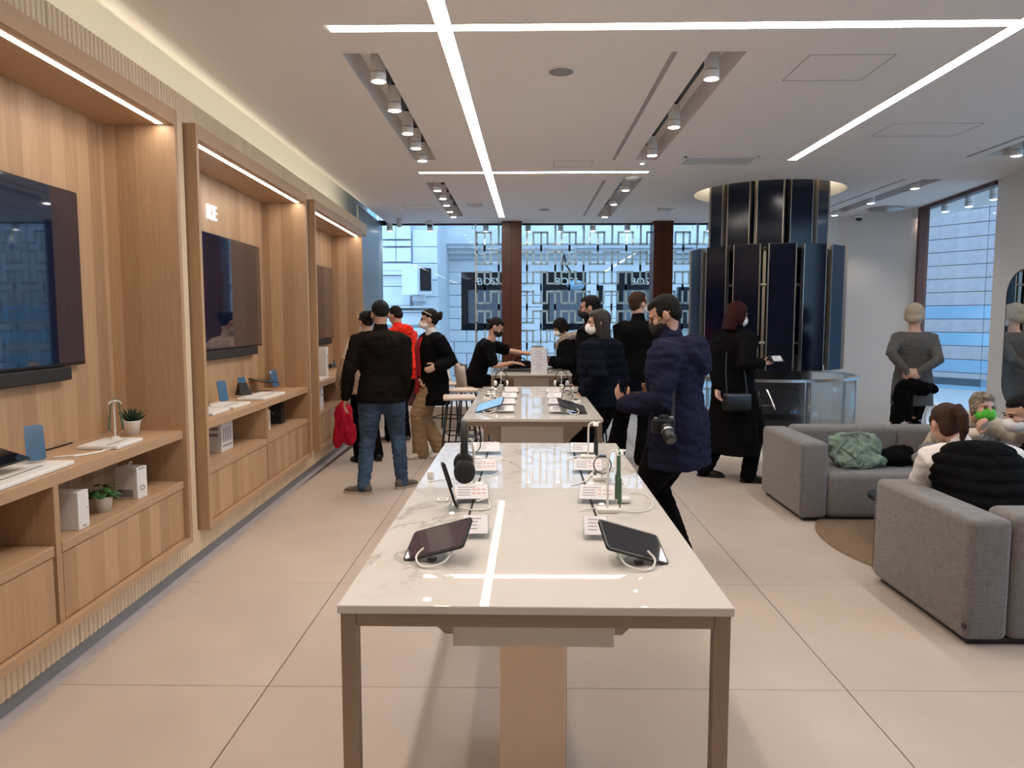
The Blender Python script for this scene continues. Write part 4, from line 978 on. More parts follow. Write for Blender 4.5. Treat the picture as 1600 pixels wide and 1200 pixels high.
# ------------------------------------------------------------------ mirror on a black pole, white letters at the window
o=thing('mirror','tall rounded mirror in a black frame at the right edge','mirror',(4.47,6.36,1.345),(R(90),0,R(-90)))
G().plate(.98,1.26,.02,.24,Matrix.Translation((0,0,-.012)),seg=10).build('frame','blackmatte',o); G().plate(.95,1.23,.004,.225,Matrix.Translation((0,0,.008)),seg=10).build('glass','mirror',o)
o=thing('mirror_pole','thin black pole above the mirror up to the ceiling','pole',(4.50,6.60,0)); G().cyl((0,0,0),(0,0,CEIL),.014,n=12).build('pole','blackmatte',o,True); G().rbox(-.1,.1,-.1,.1,0,.012,r=.003).build('foot','blackmatte',o)
me=text_geo('HONOR',.62,.05); me.materials.append(M['whiteplastic'])
q=struct_=None
o=thing('shop_sign','row of large white letters standing on the floor at the right window, seen from behind','sign',(5.38,9.95,0)); lt=bpy.data.objects.new('letters',me); col.objects.link(lt); lt.parent=o
o.location=(5.12,8.30-.6,0.0); lt.location=(0,0,.04); o.rotation_euler=(0,0,math.atan2(1.97,.22)); lt.rotation_euler=(PI/2,0,0)
G().box(-.05,2.4,-.08,.08,0,.04).build('base','whiteplastic',o)
#EXTERIOR
# ------------------------------------------------------------------ people
def V(*a): return Vector(a)
def ik(S,T,a,b,pole):
    S=Vector(S);T=Vector(T); d=T-S; L=min(d.length,(a+b)*.995); 
    if d.length>L: T=S+d.normalized()*L; d=T-S
    x=(a*a-b*b+L*L)/(2*L); h=math.sqrt(max(0,a*a-x*x)); n=d.normalized(); p=Vector(pole); p=(p-n*p.dot(n)).normalized()
    return S+n*x+p*h,T
def basis(up,right):
    u=Vector(up).normalized(); r=Vector(right); r=(r-u*r.dot(u)).normalized(); f=u.cross(r); return r,f,u
def loft(g,secs,n=22,ex=2.3):
    # secs: (centre, rightvec, fwdvec, rx, ry_front, ry_back)
    v=[];f=[]
    for c_,r_,f_,rx,rf,rb in secs:
        for i in range(n):
            a=2*PI*i/n; ca,sa=math.cos(a),math.sin(a); x=rx*math.copysign(abs(ca)**(2/ex),ca); y=(rf if sa>0 else rb)*math.copysign(abs(sa)**(2/ex),sa)
            v.append(c_+r_*x+f_*y)
    m=len(secs)
    for k in range(m-1):
        for i in range(n): j=(i+1)%n; f.append((k*n+i,k*n+j,(k+1)*n+j,(k+1)*n+i))
    f.append(tuple(range(n-1,-1,-1))); f.append(tuple((m-1)*n+i for i in range(n)))
    return g.add(v,f)
def hand(g,wr,d,nrm,side,curl=.5,s=1.0,spread=.10):
    # wr wrist, d direction of the palm, nrm palm normal, side +1 thumb along d x nrm
    d=Vector(d).normalized(); nrm=Vector(nrm); nrm=(nrm-d*nrm.dot(d)).normalized(); t=d.cross(nrm)*side
    wr=Vector(wr)
    g.tube([wr-d*.03*s,wr,wr+d*.03*s,wr+d*.065*s,wr+d*.085*s],[(.024*s,.017*s),(.025*s,.017*s),(.034*s,.016*s),(.038*s,.014*s),(.036*s,.011*s)],12,ref=t,flat=False)
    for k,(off,L) in enumerate(((.028,.070),(.0095,.078),(-.0095,.073),(-.027,.058))):
        p=wr+d*(.083-.004*abs(k-1.2))*s+t*off*s; dd=(d+t*off*spread*12).normalized(); pts=[p-dd*.012*s,p]; a=curl*.5
        for q,fr in enumerate((.45,.30,.25)):
            dd=(dd*math.cos(a)+nrm*math.sin(a)).normalized(); nn=(nrm*math.cos(a)-dd*0) ; pts.append(pts[-1]+dd*L*fr*s); a=curl*.9
            # rotate normal along with the finger
        g.tube(pts,[.0095*s,.0092*s,.0085*s,.0078*s,.0068*s],8)
    p=wr+d*.022*s+t*.026*s; dd=(d*.55+t*.75+nrm*.30).normalized(); p2=p+dd*.034*s; d2=(d*.85+t*.35+nrm*.40).normalized(); p3=p2+d2*.030*s; d3=(d*.9+nrm*.45).normalized(); p4=p3+d3*.022*s
    g.tube([p-dd*.015*s,p,p2,p3,p4],[.013*s,.0135*s,.0115*s,.0100*s,.0078*s],8)
def person(label,loc,rot,H=1.72,lean=0,twist=0,pelvis=None,head=(0,0),neckf=.02,neckside=0,hands=None,pole=None,feet=None,toes=None,
           skin='skin',hair=('short','hairblack'),mask=None,top=None,legs=None,shoes='shoeblack',sole='soleblack',curl=(.5,.5),hdir=(None,None),hnrm=(None,None),
           fine=.006,build=1.0,glasses=False,kneepole=None,extra=None,bareneck=True,shw=1.0):
    s=H/1.75; o=thing('person',label,'person',loc,(0,0,rot)); inv=Matrix.Rotation(-rot,3,'Z'); Lc=Vector(loc)
    def loc_(p): return inv@(Vector(p)-Lc)
    P=V(0,0,.93*s) if pelvis is None else loc_(pelvis)
    rt=V(math.cos(twist),math.sin(twist),0); fw=V(-math.sin(twist),math.cos(twist),0)
    up=(V(0,0,1)*math.cos(lean)+fw*math.sin(lean)).normalized()
    up1=(V(0,0,1)*math.cos(lean*.6)+fw*math.sin(lean*.6)).normalized()
    waist=P+up1*.15*s; chest=waist+up*.20*s; sh=chest+up*.13*s; nk=sh+up*.055*s+fw*neckf*.4
    hup=(V(0,0,1)*math.cos(lean*.6)+fw*math.sin(lean*.6)).normalized()
    hc=nk+hup*.150*s+fw*neckf+rt*neckside
    rP,fP,_=basis(V(0,0,1),V(1,0,0)); rC,fC,_=basis(up,rt); rW,fW,_=basis(up1,V(math.cos(twist*.5),math.sin(twist*.5),0))
    fP=-fP if fP.y<0 else fP; fC=fC if fC.dot(fw)>0 else -fC; fW=fW if fW.dot(fw)>0 else -fW
    b=build
    def torso(g,k=0,hipx=1,top_=1,hem=None,flare=1.0,hemz=None,chestx=1,belly=0):
        S=[]
        if hemz is not None:   # long coat: extra sections under the pelvis
            for t in (1,.75,.5,.25):
                zc=P.z-(P.z-hemz)*t; kk=1+(flare-1)*t
                S.append((V(P.x,P.y,zc)+(hem or V(0,0,0))*t,rP,fP,(.172*s*b+k)*kk,(.112*s*b+k)*kk,(.118*s*b+k)*kk))
        else: S.append((P-V(0,0,.08*s),rP,fP,.165*s*b+k,.10*s*b+k,.115*s*b+k))
        S.append((P,rP,fP,.172*s*b+k,.108*s*b+k,.125*s*b+k))
        S.append((waist,rW,fW,.148*s*b+k+belly*.5,.102*s*b+k+belly,.092*s*b+k))
        S.append(((waist+chest)/2,rC,fC,.160*s*b+k,.112*s*b+k,.100*s*b+k))
        S.append((chest,rC,fC,.176*s*b*chestx+k,.118*s*b+k,.112*s*b+k))
        S.append((chest+up*.075*s,rC,fC,.180*s*b*shw+k*.9,.100*s*b+k*.9,.108*s*b+k*.9))
        S.append((sh,rC,fC,.150*s*b*shw+k*.7,.075*s*b+k*.7,.090*s*b+k*.7))
        S.append((sh+up*.03*s,rC,fC,.085*s+k*.6,.058*s+k*.6,.070*s+k*.6))
        loft(g,S); return g
    SR=sh-up*.035*s+rC*.178*s*b*shw; SL=sh-up*.035*s-rC*.178*s*b*shw
    ua,fa=.285*s,.255*s
    hd=hands or {}
    W_={};E_={};HDR={}
    for k,(S,sg) in {'R':(SR,1),'L':(SL,-1)}.items():
        T=loc_(hd[k]) if k in hd and hd[k] is not None else P+rP*(.25*sg*s*b)+V(0,.05,-.06*s)
        pl=Vector((pole or {}).get(k,(sg*.35,-1,-.25))); 
        if (pole or {}).get(k) is not None: pl=inv@Vector(pole[k])
        E_[k],W_[k]=ik(S,T,ua,fa,pl)
    hj=.092*s
    F0={'R':V(.11,0,0),'L':V(-.11,0,0)}; K_={};A_={}; TO={}
    for k,sg in (('R',1),('L',-1)):
        ft=loc_(feet[k]) if feet else F0[k]*s
        td=Vector((toes or {}).get(k,(sg*.15,1,0))); td=(inv@td if toes and k in toes else td).normalized(); TO[k]=td
        hp=P+V(sg*hj,0,-.04*s); an=V(ft.x,ft.y,ft.z+.085*s)-td*.0
        kp=Vector((kneepole or {}).get(k,(0,1,0))); kp=inv@kp if kneepole and k in kneepole else kp
        K_[k],A_[k]=ik(hp,an,.43*s,.44*s,kp+V(0,.01,0)); K_[k+'h']=hp
    # --- body: one surface
    parts=[]
    g=G(); torso(g,-.012)
    g.tube([sh,nk,nk+(hc-nk)*.55],[.060*s,.052*s,.054*s],14)
    for k,S in (('R',SR),('L',SL)):
        g.tube([S,S.lerp(E_[k],.5),E_[k],E_[k].lerp(W_[k],.35),W_[k]],[.048*s*b,.042*s*b,.036*s,.036*s,.024*s],12)
        g.tube([K_[k+'h'],K_[k+'h'].lerp(K_[k],.5),K_[k],K_[k].lerp(A_[k],.35),A_[k]],[.080*s*b,.068*s*b,.052*s,.052*s,.036*s],12)
        g.ell(A_[k]+TO[k]*.06*s-V(0,0,.05*s),(.04*s,.04*s,.03*s))
    parts.append(remesh(g,.014,2))
    # head
    hy,hp_=head; MH=Matrix.Translation(hc)@Matrix.Rotation(hy,4,'Z')@Matrix.Rotation(-hp_,4,'X')@Matrix.Scale(s*1.02,4)
    g=G()
    g.ell((0,-.012,.030),(.075,.095,.083),MH,20,14); g.ell((0,.020,-.025),(.063,.066,.082),MH); g.ell((0,.050,-.088),(.030,.026,.022),MH)
    g.ell((0,.060,.022),(.052,.032,.014),MH); g.ell((-.036,.055,-.025),(.024,.026,.022),MH); g.ell((.036,.055,-.025),(.024,.026,.022),MH)
    g.tube([MH@V(0,.080,.016),MH@V(0,.096,-.008),MH@V(0,.100,-.022),MH@V(0,.088,-.028)],[.008*s,.010*s,.014*s,.010*s],8)
    g.ell((0,.083,-.050),(.024,.012,.006),MH); g.ell((0,.081,-.060),(.021,.012,.007),MH)
    for sg in (-1,1): g.ell((sg*.076,-.008,-.008),(.008,.020,.032),MH)
    g.tube([MH@V(0,-.02,-.03),nk+(hc-nk)*.2,nk-(hc-nk)*.1],[.055*s,.052*s,.056*s],14)
    parts.append(remesh(g,fine if fine<.007 else .0065,1))
    g=G()
    for i,k in enumerate(('R','L')):
        sg=1 if k=='R' else -1
        d=(W_[k]-E_[k]).normalized(); hd_=hdir[i]; hd_=(inv@Vector(hd_)).normalized() if hd_ is not None else (d+V(0,0,-.1)).normalized()
        nn=inv@Vector(hnrm[i]) if hnrm[i] is not None else V(-sg,0,0)
        nn=(nn-hd_*nn.dot(hd_)).normalized(); HDR[k]=(hd_,nn)
        tpos=hd_.cross(nn); want=V(0,.6,1) if hnrm[i] is None else V(-sg*.4,-.2,1)
        sd=1 if tpos.dot(want)>0 else -1
        g.tube([E_[k].lerp(W_[k],.75),W_[k]],[.029*s,.024*s],10); hand(g,W_[k],hd_,nn,sd,curl[i],s*.98)
    parts.append(remesh(g,min(fine,.0055),1,.3))
    me=join_mesh(parts,'body'); me.materials.append(M[skin]); link(me,'body',o)
    # face details
    for sg in (-1,1):
        G().ell((sg*.030,.080,.004),(.011,.009,.006),MH,10,6).build('eye','eye',o,True)
        G().ell((sg*.030,.087,.021),(.018,.007,.004),MH,10,6).build('eyebrow',hair[1],o,True)
    # hair
    g=G(); st=hair[0]; hm=hair[1]; vx=.008
    if st in('short','fade'):
        g.ell((0,-.022,.040),(.079,.092,.085),MH); g.ell((0,.010,.072),(.062,.072,.046),MH); 
        if st=='short': g.ell((0,-.055,-.005),(.066,.052,.062),MH); [g.ell((q*.066,.005,.022),(.015,.030,.034),MH) for q in (-1,1)]
        else: g.ell((0,-.052,.01),(.064,.052,.055),MH)
    if st=='tousled':
        g.ell((0,-.020,.045),(.082,.095,.086),MH); g.ell((0,.028,.078),(.062,.06,.042),MH); g.ell((0,-.055,-.01),(.068,.052,.068),MH); [g.ell((q*.070,-.002,.01),(.016,.036,.05),MH) for q in (-1,1)]
        rn=random.Random(5)
        for i in range(40): a=rn.random()*2*PI; e=rn.random()*1.2; g.ell((.075*math.cos(a)*math.cos(e),-.01+.085*math.sin(a)*math.cos(e),.045+.085*math.sin(e)),(.014,.014,.014),MH,8,6)
    if st=='bobshort':
        g.ell((0,-.022,.035),(.088,.10,.092),MH); g.ell((0,-.05,-.03),(.082,.062,.062),MH); g.ell((0,.01,.07),(.07,.08,.05),MH); [g.ell((q*.076,-.005,-.005),(.02,.045,.055),MH) for q in (-1,1)]
    if st in('bun','ponytail','lowbun'):
        g.ell((0,-.020,.040),(.080,.094,.086),MH); g.ell((0,.008,.070),(.064,.076,.048),MH); g.ell((0,-.055,-.005),(.068,.050,.062),MH)
        if st=='bun': g.ell((0,-.120,.030),(.038,.035,.042),MH); g.ell((0,-.135,.065),(.026,.025,.028),MH)
        if st=='lowbun': g.ell((0,-.115,.030),(.028,.034,.022),MH)
        if st=='ponytail': [g.ell((q*.066,.010,.018),(.016,.036,.040),MH) for q in (-1,1)]; g.ell((0,-.05,-.03),(.066,.05,.062),MH); g.tube([MH@V(0,-.09,.07),MH@V(.0,-.135,.075),MH@V(.01,-.16,.03),MH@V(.02,-.15,-.05),MH@V(.02,-.12,-.11)],[(.022,.022),(.034,.03),(.036,.03),(.028,.022),(.012,.010)],12)
    if st in('long','bob'):
        g.ell((0,-.020,.040),(.083,.097,.088),MH); g.ell((0,.010,.070),(.066,.076,.048),MH)
        zl=-.30 if st=='long' else -.16; k2=1.0 if st=='long' else 1.25
        S=[]
        for t in (0,.2,.45,.7,1):
            z=.05+(zl-.05)*t; w_=.082+.018*math.sin(PI*min(1,t*1.2))*k2-(.02*t if st=='long' else -.01*t); S.append((MH@V(0,-.052-.012*t,z),(MH.to_3x3()@V(1,0,0)),(MH.to_3x3()@V(0,1,0)),w_*1.0,.050-.01*t,.055-.005*t))
        loft(g,[(c_,r_,f_,rx,rf,rb) for c_,r_,f_,rx,rf,rb in S],18,2.2)
        for q in (-1,1): g.tube([MH@V(q*.055,.03,.07),MH@V(q*.078,.018,.02),MH@V(q*.080,.005,-.05),MH@V(q*.078,-.01,zl*.55)],[(.016,.030),(.014,.030),(.016,.032),(.014,.028)],10,ref=(1,0,0))
    if st=='cap':
        g.ell((0,-.012,.045),(.086,.103,.088),MH); g.ell((0,-.06,-.02),(.075,.06,.075),MH); [g.ell((q*.070,.012,-.015),(.020,.045,.065),MH) for q in (-1,1)]
    me=remesh(g,vx,1); crumple(me,.0035 if st!='tousled' else .012,(70,30,25) if st!='tousled' else (40,40,40),seed=3); me.materials.append(M[hm]); link(me,'hair',o)
    # mask with straps
    if mask:
        mm={'white':'maskwhite','black':'maskblack','green':'maskgreen'}[mask]; g=G()
        if mask=='green': g.ell((0,.026,-.052),(.070,.084,.052),MH,20,12); g.ell((0,.040,-.030),(.060,.072,.040),MH)
        else: g.ell((0,.038,-.052),(.063,.076,.056),MH,20,12); g.ell((0,.088,-.045),(.026,.032,.042),MH)
        me=remesh(g,.006,2); me.materials.append(M[mm]); mo=link(me,'mask',o)
        for sg in (-1,1):
            for z0_ in (-.020,-.072): G().tube([MH@V(sg*.056,.052,z0_),MH@V(sg*.072,.020,z0_*.75),MH@V(sg*.079,-.012,z0_*.45)],.0022,6).build('strap',mm,mo)
    if glasses:
        G().tube([MH@V(-.078,-.03,.05),MH@V(-.074,.03,.085),MH@V(-.05,.06,.10),MH@V(.05,.06,.10),MH@V(.074,.03,.085),MH@V(.078,-.03,.05)],.0035,6).build('hair_clip','cable',o)
    # --- clothes
    tp=top or {}
    if tp:
        g=G(); k=tp.get('k',.018); torso(g,k,hemz=tp.get('hem'),flare=tp.get('flare',1.05),belly=tp.get('belly',0),hem=tp.get('hemoff'))
        sk=tp.get('sk',.018); slv=tp.get('sleeve',1.0)
        arms=G() if tp.get('sleevemat') else g
        if slv>0:
            for kk,S in (('R',SR),('L',SL)):
                E=E_[kk]; Wp=W_[kk]
                if slv>=1: arms.tube([S-rC*(.05 if kk=='R' else -.05)+up*.005,S,S.lerp(E,.5),E,E.lerp(Wp,.5),E.lerp(Wp,.93)],[.056*s*b+sk,.058*s*b+sk,.046*s*b+sk,.042*s+sk,.036*s+sk,.028*s+sk*.8],14)
                else: arms.tube([S-rC*(.05 if kk=='R' else -.05),S,S.lerp(E,slv*1.25)],[.056*s*b+sk,.060*s*b+sk,.052*s*b+sk],14)
        if tp.get('collar'): g.tube([sh+up*.01,nk-fw*.004,nk+(hc-nk).normalized()*tp['collar']*s],[(.082*s),(.070*s),(.066*s)],16)
        if tp.get('hood'): 
            hk=tp['hood']; g.ell(sh-fC*.125*s-up*.045,(.125*hk*s,.062*hk*s,.095*hk*s)); g.tube([sh-fC*.07+rC*.125,sh-fC*.115*hk-up*.05+rC*.10,sh-fC*.125*hk-up*.12+rC*.05,sh-fC*.125*hk-up*.14,sh-fC*.125*hk-up*.12-rC*.05,sh-fC*.115*hk-up*.05-rC*.10,sh-fC*.07-rC*.125],[.028*hk]*7,10); g.tube([sh+rC*q_+fC*w2+up*.025 for q_,w2 in ((-.02,.085),(-.085,.045),(-.105,-.03),(-.07,-.10),(0,-.125),(.07,-.10),(.105,-.03),(.085,.045),(.02,.085))],[.030*hk]*9,10)
        me=remesh(g,tp.get('vox',.011),3); crumple(me,tp.get('wr',.009),tp.get('fr',(9,9,16)),tp.get('quilt'),seed=H*10+lean); me.materials.append(M[tp['m']]); nm_=tp.get('name','jacket'); jk=link(me,nm_,o)
        if tp.get('sleevemat'):
            me=remesh(arms,.011,3); crumple(me,.008,(10,10,18),seed=2); me.materials.append(M[tp['sleevemat']]); link(me,'sleeves',o)
        if tp.get('fur'):
            g=G(); g.tube([sh+rC*q_+fC*w2+up*zz for q_,w2,zz in ((-.08,.10,-.02),(-.15,.04,.04),(-.17,-.06,.06),(-.12,-.15,.05),(0,-.19,.03),(.12,-.15,.05),(.17,-.06,.06),(.15,.04,.04),(.08,.10,-.02))],[.040]*9,10)
            me=remesh(g,.008,1); crumple(me,.022,(60,60,60),seed=8); me.materials.append(M['c_fur']); link(me,'fur_trim',o)
        if tp.get('open'):   # open front showing what is worn beneath
            om,w_=tp['open']; g=G(); z0_=tp.get('openz',P.z-.25)
            pts=[V(P.x,P.y,z0_)+fP*(.115*s*b+k+.004)*tp.get('flare',1),P+fP*(.112*s*b+k+.003),waist+fW*(.106*s*b+k+.004),chest+fC*(.122*s*b+k+.003),chest+up*.075*s+fC*(.104*s*b+k+.003),sh+fC*(.082*s+k)]
            g.tube(pts,[(w_,.006)]*5+[(w_*.7,.006)],10,ref=rP); g.build('open_front',om,o,True)
        if tp.get('scarf'): G().tube([sh+fC*.085*s-rC*.06+up*.0,nk+rC*.0+fw*.0+up*.0]+[],[.01,.01],6) ; g=G(); g.tube([sh+up*.02,nk+(hc-nk)*.25],[.068*s,.062*s],14); me=remesh(g,.009,1); crumple(me,.006,(10,10,50)); me.materials.append(M[tp['scarf']]); link(me,'scarf',o)
    lg=legs or {}
    if lg:
        g=G(); kk=lg.get('k',.014)
        for k in 'RL':
            hp,K,A=K_[k+'h'],K_[k],A_[k]; wd=lg.get('w',1.0); cf=lg.get('cuff',.012)
            g.tube([hp+V(0,0,.03),hp.lerp(K,.15),hp.lerp(K,.55),K,K.lerp(A,.4),A-V(0,0,.02)+(-TO[k]*.005)],[.092*s*b+kk*.5,.090*s*b*wd+kk,.074*s*b*wd+kk,.056*s*wd+kk,.052*s*wd+kk,.040*s*wd+kk+cf],16,flat=False)
        loft(g,[(P-V(0,0,.09*s),rP,fP,.160*s*b+kk,.09*s*b+kk,.11*s*b+kk),(P,rP,fP,.168*s*b+kk,.104*s*b+kk,.122*s*b+kk),(P+V(0,0,.09*s)*1.0+up1*.02,rP,fP,.150*s*b+kk,.098*s*b+kk,.10*s*b+kk)])
        me=remesh(g,.011,2); crumple(me,lg.get('wr',.007),(10,10,22),seed=6); me.materials.append(M[lg['m']]); link(me,lg.get('name','trousers'),o)
    for k in 'RL':
        A=A_[k]; t=TO[k]; r_=Vector((t.y,-t.x,0)); z0_=A.z-.085*s; g=G(); S=[]
        for y,w_,h_,zb in ((-.072,.028,.062,0),(-.050,.038,.085,0),(.0,.038,.088,0),(.045,.043,.070,0),(.10,.049,.050,0),(.155,.042,.040,.002),(.182,.022,.024,.006)):
            c_=V(A.x,A.y,z0_)+t*y*s+V(0,0,(h_/2+.012)*s); S.append((c_,r_,V(0,0,1),w_*s,h_/2*s,h_/2*s))
        loft(g,S,16,2.6); so=g.build('shoe',shoes,o,True)
        g=G(); out=[(-.078,.022),(-.055,.040),(0,.040),(.05,.044),(.105,.051),(.16,.044),(.19,.020)]
        pts=[(V(A.x,A.y,z0_)+t*y*s+r_*w_*s) for y,w_ in out]+[(V(A.x,A.y,z0_)+t*y*s-r_*w_*s) for y,w_ in out[::-1]]
        n=len(pts); v=pts+[p+V(0,0,.024*s) for p in pts]; g.add(v,[tuple(range(n)),tuple(range(2*n-1,n-1,-1))]+[(i,n+i,n+(i+1)%n,(i+1)%n) for i in range(n)]); g.build('sole',sole,so)
    o['_j']=0; del o['_j']
    return dict(o=o,sh=sh,chest=chest,P=P,W=W_,E=E_,hc=hc,MH=MH,rC=rC,fC=fC,up=up,hand=HDR,rP=rP,fP=fP,mw=Matrix.Translation(Lc)@Matrix.Rotation(rot,4,'Z'))
def wz(px,py,Y): return at(px,py,Y=Y)
# 1 man in dark jacket and jeans, seen from behind
person('man in dark brown hooded jacket and blue jeans, seen from behind near the birch wall',(-1.25,6.40,0),R(8),1.70,head=(R(12),R(14)),build=1.08,shw=1.04,
  hands={'R':wz(630,622,6.45),'L':wz(540,622,6.35)},feet={'R':(-1.09,6.50,0),'L':(-1.40,6.28,0)},toes={'R':(.45,.6,0),'L':(-.95,.25,0)},
  hair=('fade','hairblack'),top=dict(m='c_darkbrown',k=.028,sk=.022,hood=1.1,collar=.03,wr=.010,hem=.80,flare=1.02),legs=dict(m='c_jeans',name='jeans',w=1.05,wr=.012,cuff=.0),shoes='shoegrey',sole='sole')
# 2 woman behind him holding a red jacket
pp=person('woman in beige coat and black tights, half hidden behind the man in jeans',(-1.66,7.75,0),R(30),1.62,head=(R(10),R(20)),
  hands={'L':(-1.92,7.55,.92),'R':(-1.45,7.9,.95)},hair=('bun','hairblack'),top=dict(m='c_beigecoat',k=.03,hem=.74,flare=1.15,name='coat',collar=.03),legs=dict(m='c_black',name='tights',w=.9),shoes='shoeblack',mask='white',glasses=True)
me=remesh(G().ell((0,0,.0),(.10,.06,.20)).ell((.05,.03,-.15),(.07,.05,.14)).ell((-.06,0,-.17),(.06,.05,.14)),.012,2); crumple(me,.022,(14,14,8),seed=3); me.materials.append(M['c_crimson'])
link(me,'held_garment',None,wz(537,655,7.5)); tag(bpy.data.objects['held_garment'],'crimson jacket hanging from the hand of the half hidden woman','clothing')
# 3 person in red
person('person in bright red jacket bending over the farthest birch unit',(-1.44,9.05,0),R(45),1.74,lean=R(22),head=(R(10),R(26)),hands={'R':(-1.60,9.45,1.0),'L':(-1.85,9.2,1.0)},feet={'R':(-1.47,9.05,0),'L':(-1.66,8.98,0)},
  hair=('short','hairblack'),top=dict(m='c_red',k=.035,hood=1.0,collar=.02,hem=.80,wr=.014),legs=dict(m='c_black'),shoes='shoegrey',sole='sole')
# 4 woman in black coat with red top
q=person('woman in long black coat over red top and khaki trousers, wearing white mask',(-1.0,8.0,0),R(118),1.65,head=(R(-24),R(2)),build=1.08,hands={'L':wz(681,573,7.68),'R':wz(661,592,7.9)},pole={'L':(.25,-.3,-1),'R':(-.1,.5,-1)},
  feet={'L':(-1.13,7.95,0),'R':(-.90,8.02,0)},toes={'L':(-.6,-.6,0),'R':(-.6,-.8,0)},hair=('bun','hairblack'),mask='white',glasses=True,top=dict(m='c_black',k=.045,sk=.038,hem=.60,flare=1.12,name='coat',open=('c_darkred',.080),openz=.72,scarf='c_white',wr=.006),
  legs=dict(m='c_khaki',w=1.25,wr=.012,cuff=.03),shoes='shoewhite',sole='sole')
# 5 seated worker
Pz=.79
person('seated man in black T-shirt and black mask, reaching over the farthest table',(-.60,9.25,0),R(-90),1.74,pelvis=(-.60,9.25,Pz),lean=R(24),head=(R(-3),R(28)),hands={'R':(-.12,9.05,.99),'L':(.15,9.38,1.07)},pole={'R':(-.2,-.5,-1),'L':(0,.6,-.8)},
  feet={'R':(-.42,9.15,.22),'L':(-.42,9.38,.22)},toes={'R':(1,0,0),'L':(1,0,0)},hnrm=((0,.2,-1),(0,-.9,.4)),hdir=((1,.1,-.1),(1,-.1,.1)),curl=(.3,.4),hair=('lowbun','hairblack'),mask='black',build=1.1,
  top=dict(m='c_black',k=.014,sk=.016,sleeve=.62,name='t_shirt',hem=.72),legs=dict(m='c_black'),fine=.0055)
# 6 seated woman with fur hood
person('seated woman in black parka with pale fur hood and white mask',(.66,9.45,0),R(84),1.64,pelvis=(.66,9.45,.80),lean=R(16),head=(R(14),R(26)),hands={'L':(.36,9.22,1.02),'R':(.36,9.45,.98)},pole={'L':(0,-.4,-1),'R':(0,.4,-1)},
  feet={'R':(.50,9.55,.22),'L':(.50,9.35,.22)},toes={'R':(-1,0,0),'L':(-1,0,0)},hnrm=((0,0,1),(0,.5,.6)),curl=(.7,.7),hair=('cap','hairblack'),mask='white',top=dict(m='c_black',k=.045,sk=.036,fur=True,hem=.70,name='parka',wr=.012),legs=dict(m='c_black'))
flat_box('phone','black phone held by the seated woman in the parka','phone',(.30,9.22,1.05),.3,.075,.15,.01,'black')
# 8 woman navy puffer
person('woman with long dark hair, white mask and navy puffer jacket beside the second table',(.66,6.2,0),R(52),1.62,head=(R(38),R(0)),build=1.12,hands={'L':wz(912,612,6.05),'R':wz(935,612,6.3)},feet={'L':(.58,6.1,0),'R':(.72,6.25,0)},
  hair=('long','hairdark'),mask='white',top=dict(m='c_navypuff',k=.045,sk=.036,hem=.80,hood=1.1,collar=.04,quilt=(.075,.016),name='puffer_jacket',wr=.006),legs=dict(m='c_black',w=1.15))
# 7 man behind her
person('man with short black hair and black mask standing behind the woman in the puffer',(.70,7.45,0),R(60),1.78,head=(R(20),R(4)),hair=('short','hairblack'),mask='black',top=dict(m='c_black',k=.03,collar=.04,hem=.8),legs=dict(m='c_black'))
# 9 man in black coat walking away
person('tall man in black coat with crossbody strap, walking away toward the window',(1.20,7.65,0),R(-12),1.83,head=(R(-42),R(-4)),hands={'L':wz(975,600,7.5),'R':(1.5,7.6,.9)},feet={'R':(1.28,7.62,0),'L':(1.02,7.95,0)},toes={'R':(.2,1,0),'L':(-.2,1,0)},
  hair=('short','hairbrown'),skin='skin2',mask='white',top=dict(m='c_black',k=.035,hem=.86,collar=.02,name='coat',wr=.005),legs=dict(m='c_black',w=1.35,cuff=.04),build=1.02)
# 10 man with camera photographing with phone
Y1=4.30; pw=lambda x,y,Y=4.30: at(x,y,Y=Y)
a=person('man in navy parka and black mask photographing with a phone beside the nearest table',(.93,4.34,0),R(62),1.68,lean=R(5),head=(R(14),R(24)),neckf=.035,build=1.16,
  hands={'L':tuple(at(974,632,Y=4.24)),'R':tuple(at(1016,616,Y=4.38))},pole={'L':(.1,-.55,-1),'R':(.3,.6,-1)},hdir=((-.88,-.05,.42),(-.35,.15,.92)),hnrm=((0,-.8,-.5),(.75,.55,.1)),curl=(.6,.75),feet={'L':(.83,4.22,0),'R':(1.0,4.5,0)},
  hair=('short','hairblack'),mask='black',fine=.0045,top=dict(m='c_navy',k=.038,sk=.034,hem=.66,flare=1.10,hood=1.35,collar=.05,name='parka',wr=.016,fr=(7,7,15),vox=.010),legs=dict(m='c_black',w=1.12))
o=thing('phone','phone held level by the man in the navy parka','phone',at(984,603,Y=4.26),(0,0,R(28))); mt=Matrix.Rotation(R(72),4,'X'); G().plate(.155,.075,.009,.010,mt).build('body','black',o); G().plate(.148,.068,.0008,.008,mt@Matrix.Translation((0,0,.009))).build('screen','screen',o)
o=thing('camera','black mirrorless camera with zoom lens hanging at the hip of the man in the parka','camera',at(1036,674,Y=4.02),(0,0,R(12)))
G().rbox(-.065,.065,-.02,.02,-.01,.07,r=.008).build('body','black',o); G().rbox(-.02,.025,-.018,.022,.065,.095,r=.008).build('viewfinder','black',o); G().lathe([(.014,.07),(.014,.082)],14,Matrix.Translation((.045,0,0))).lathe([(.010,.07),(.010,.080)],14,Matrix.Translation((-.045,0,0))).build('dial','skirt',o,True)
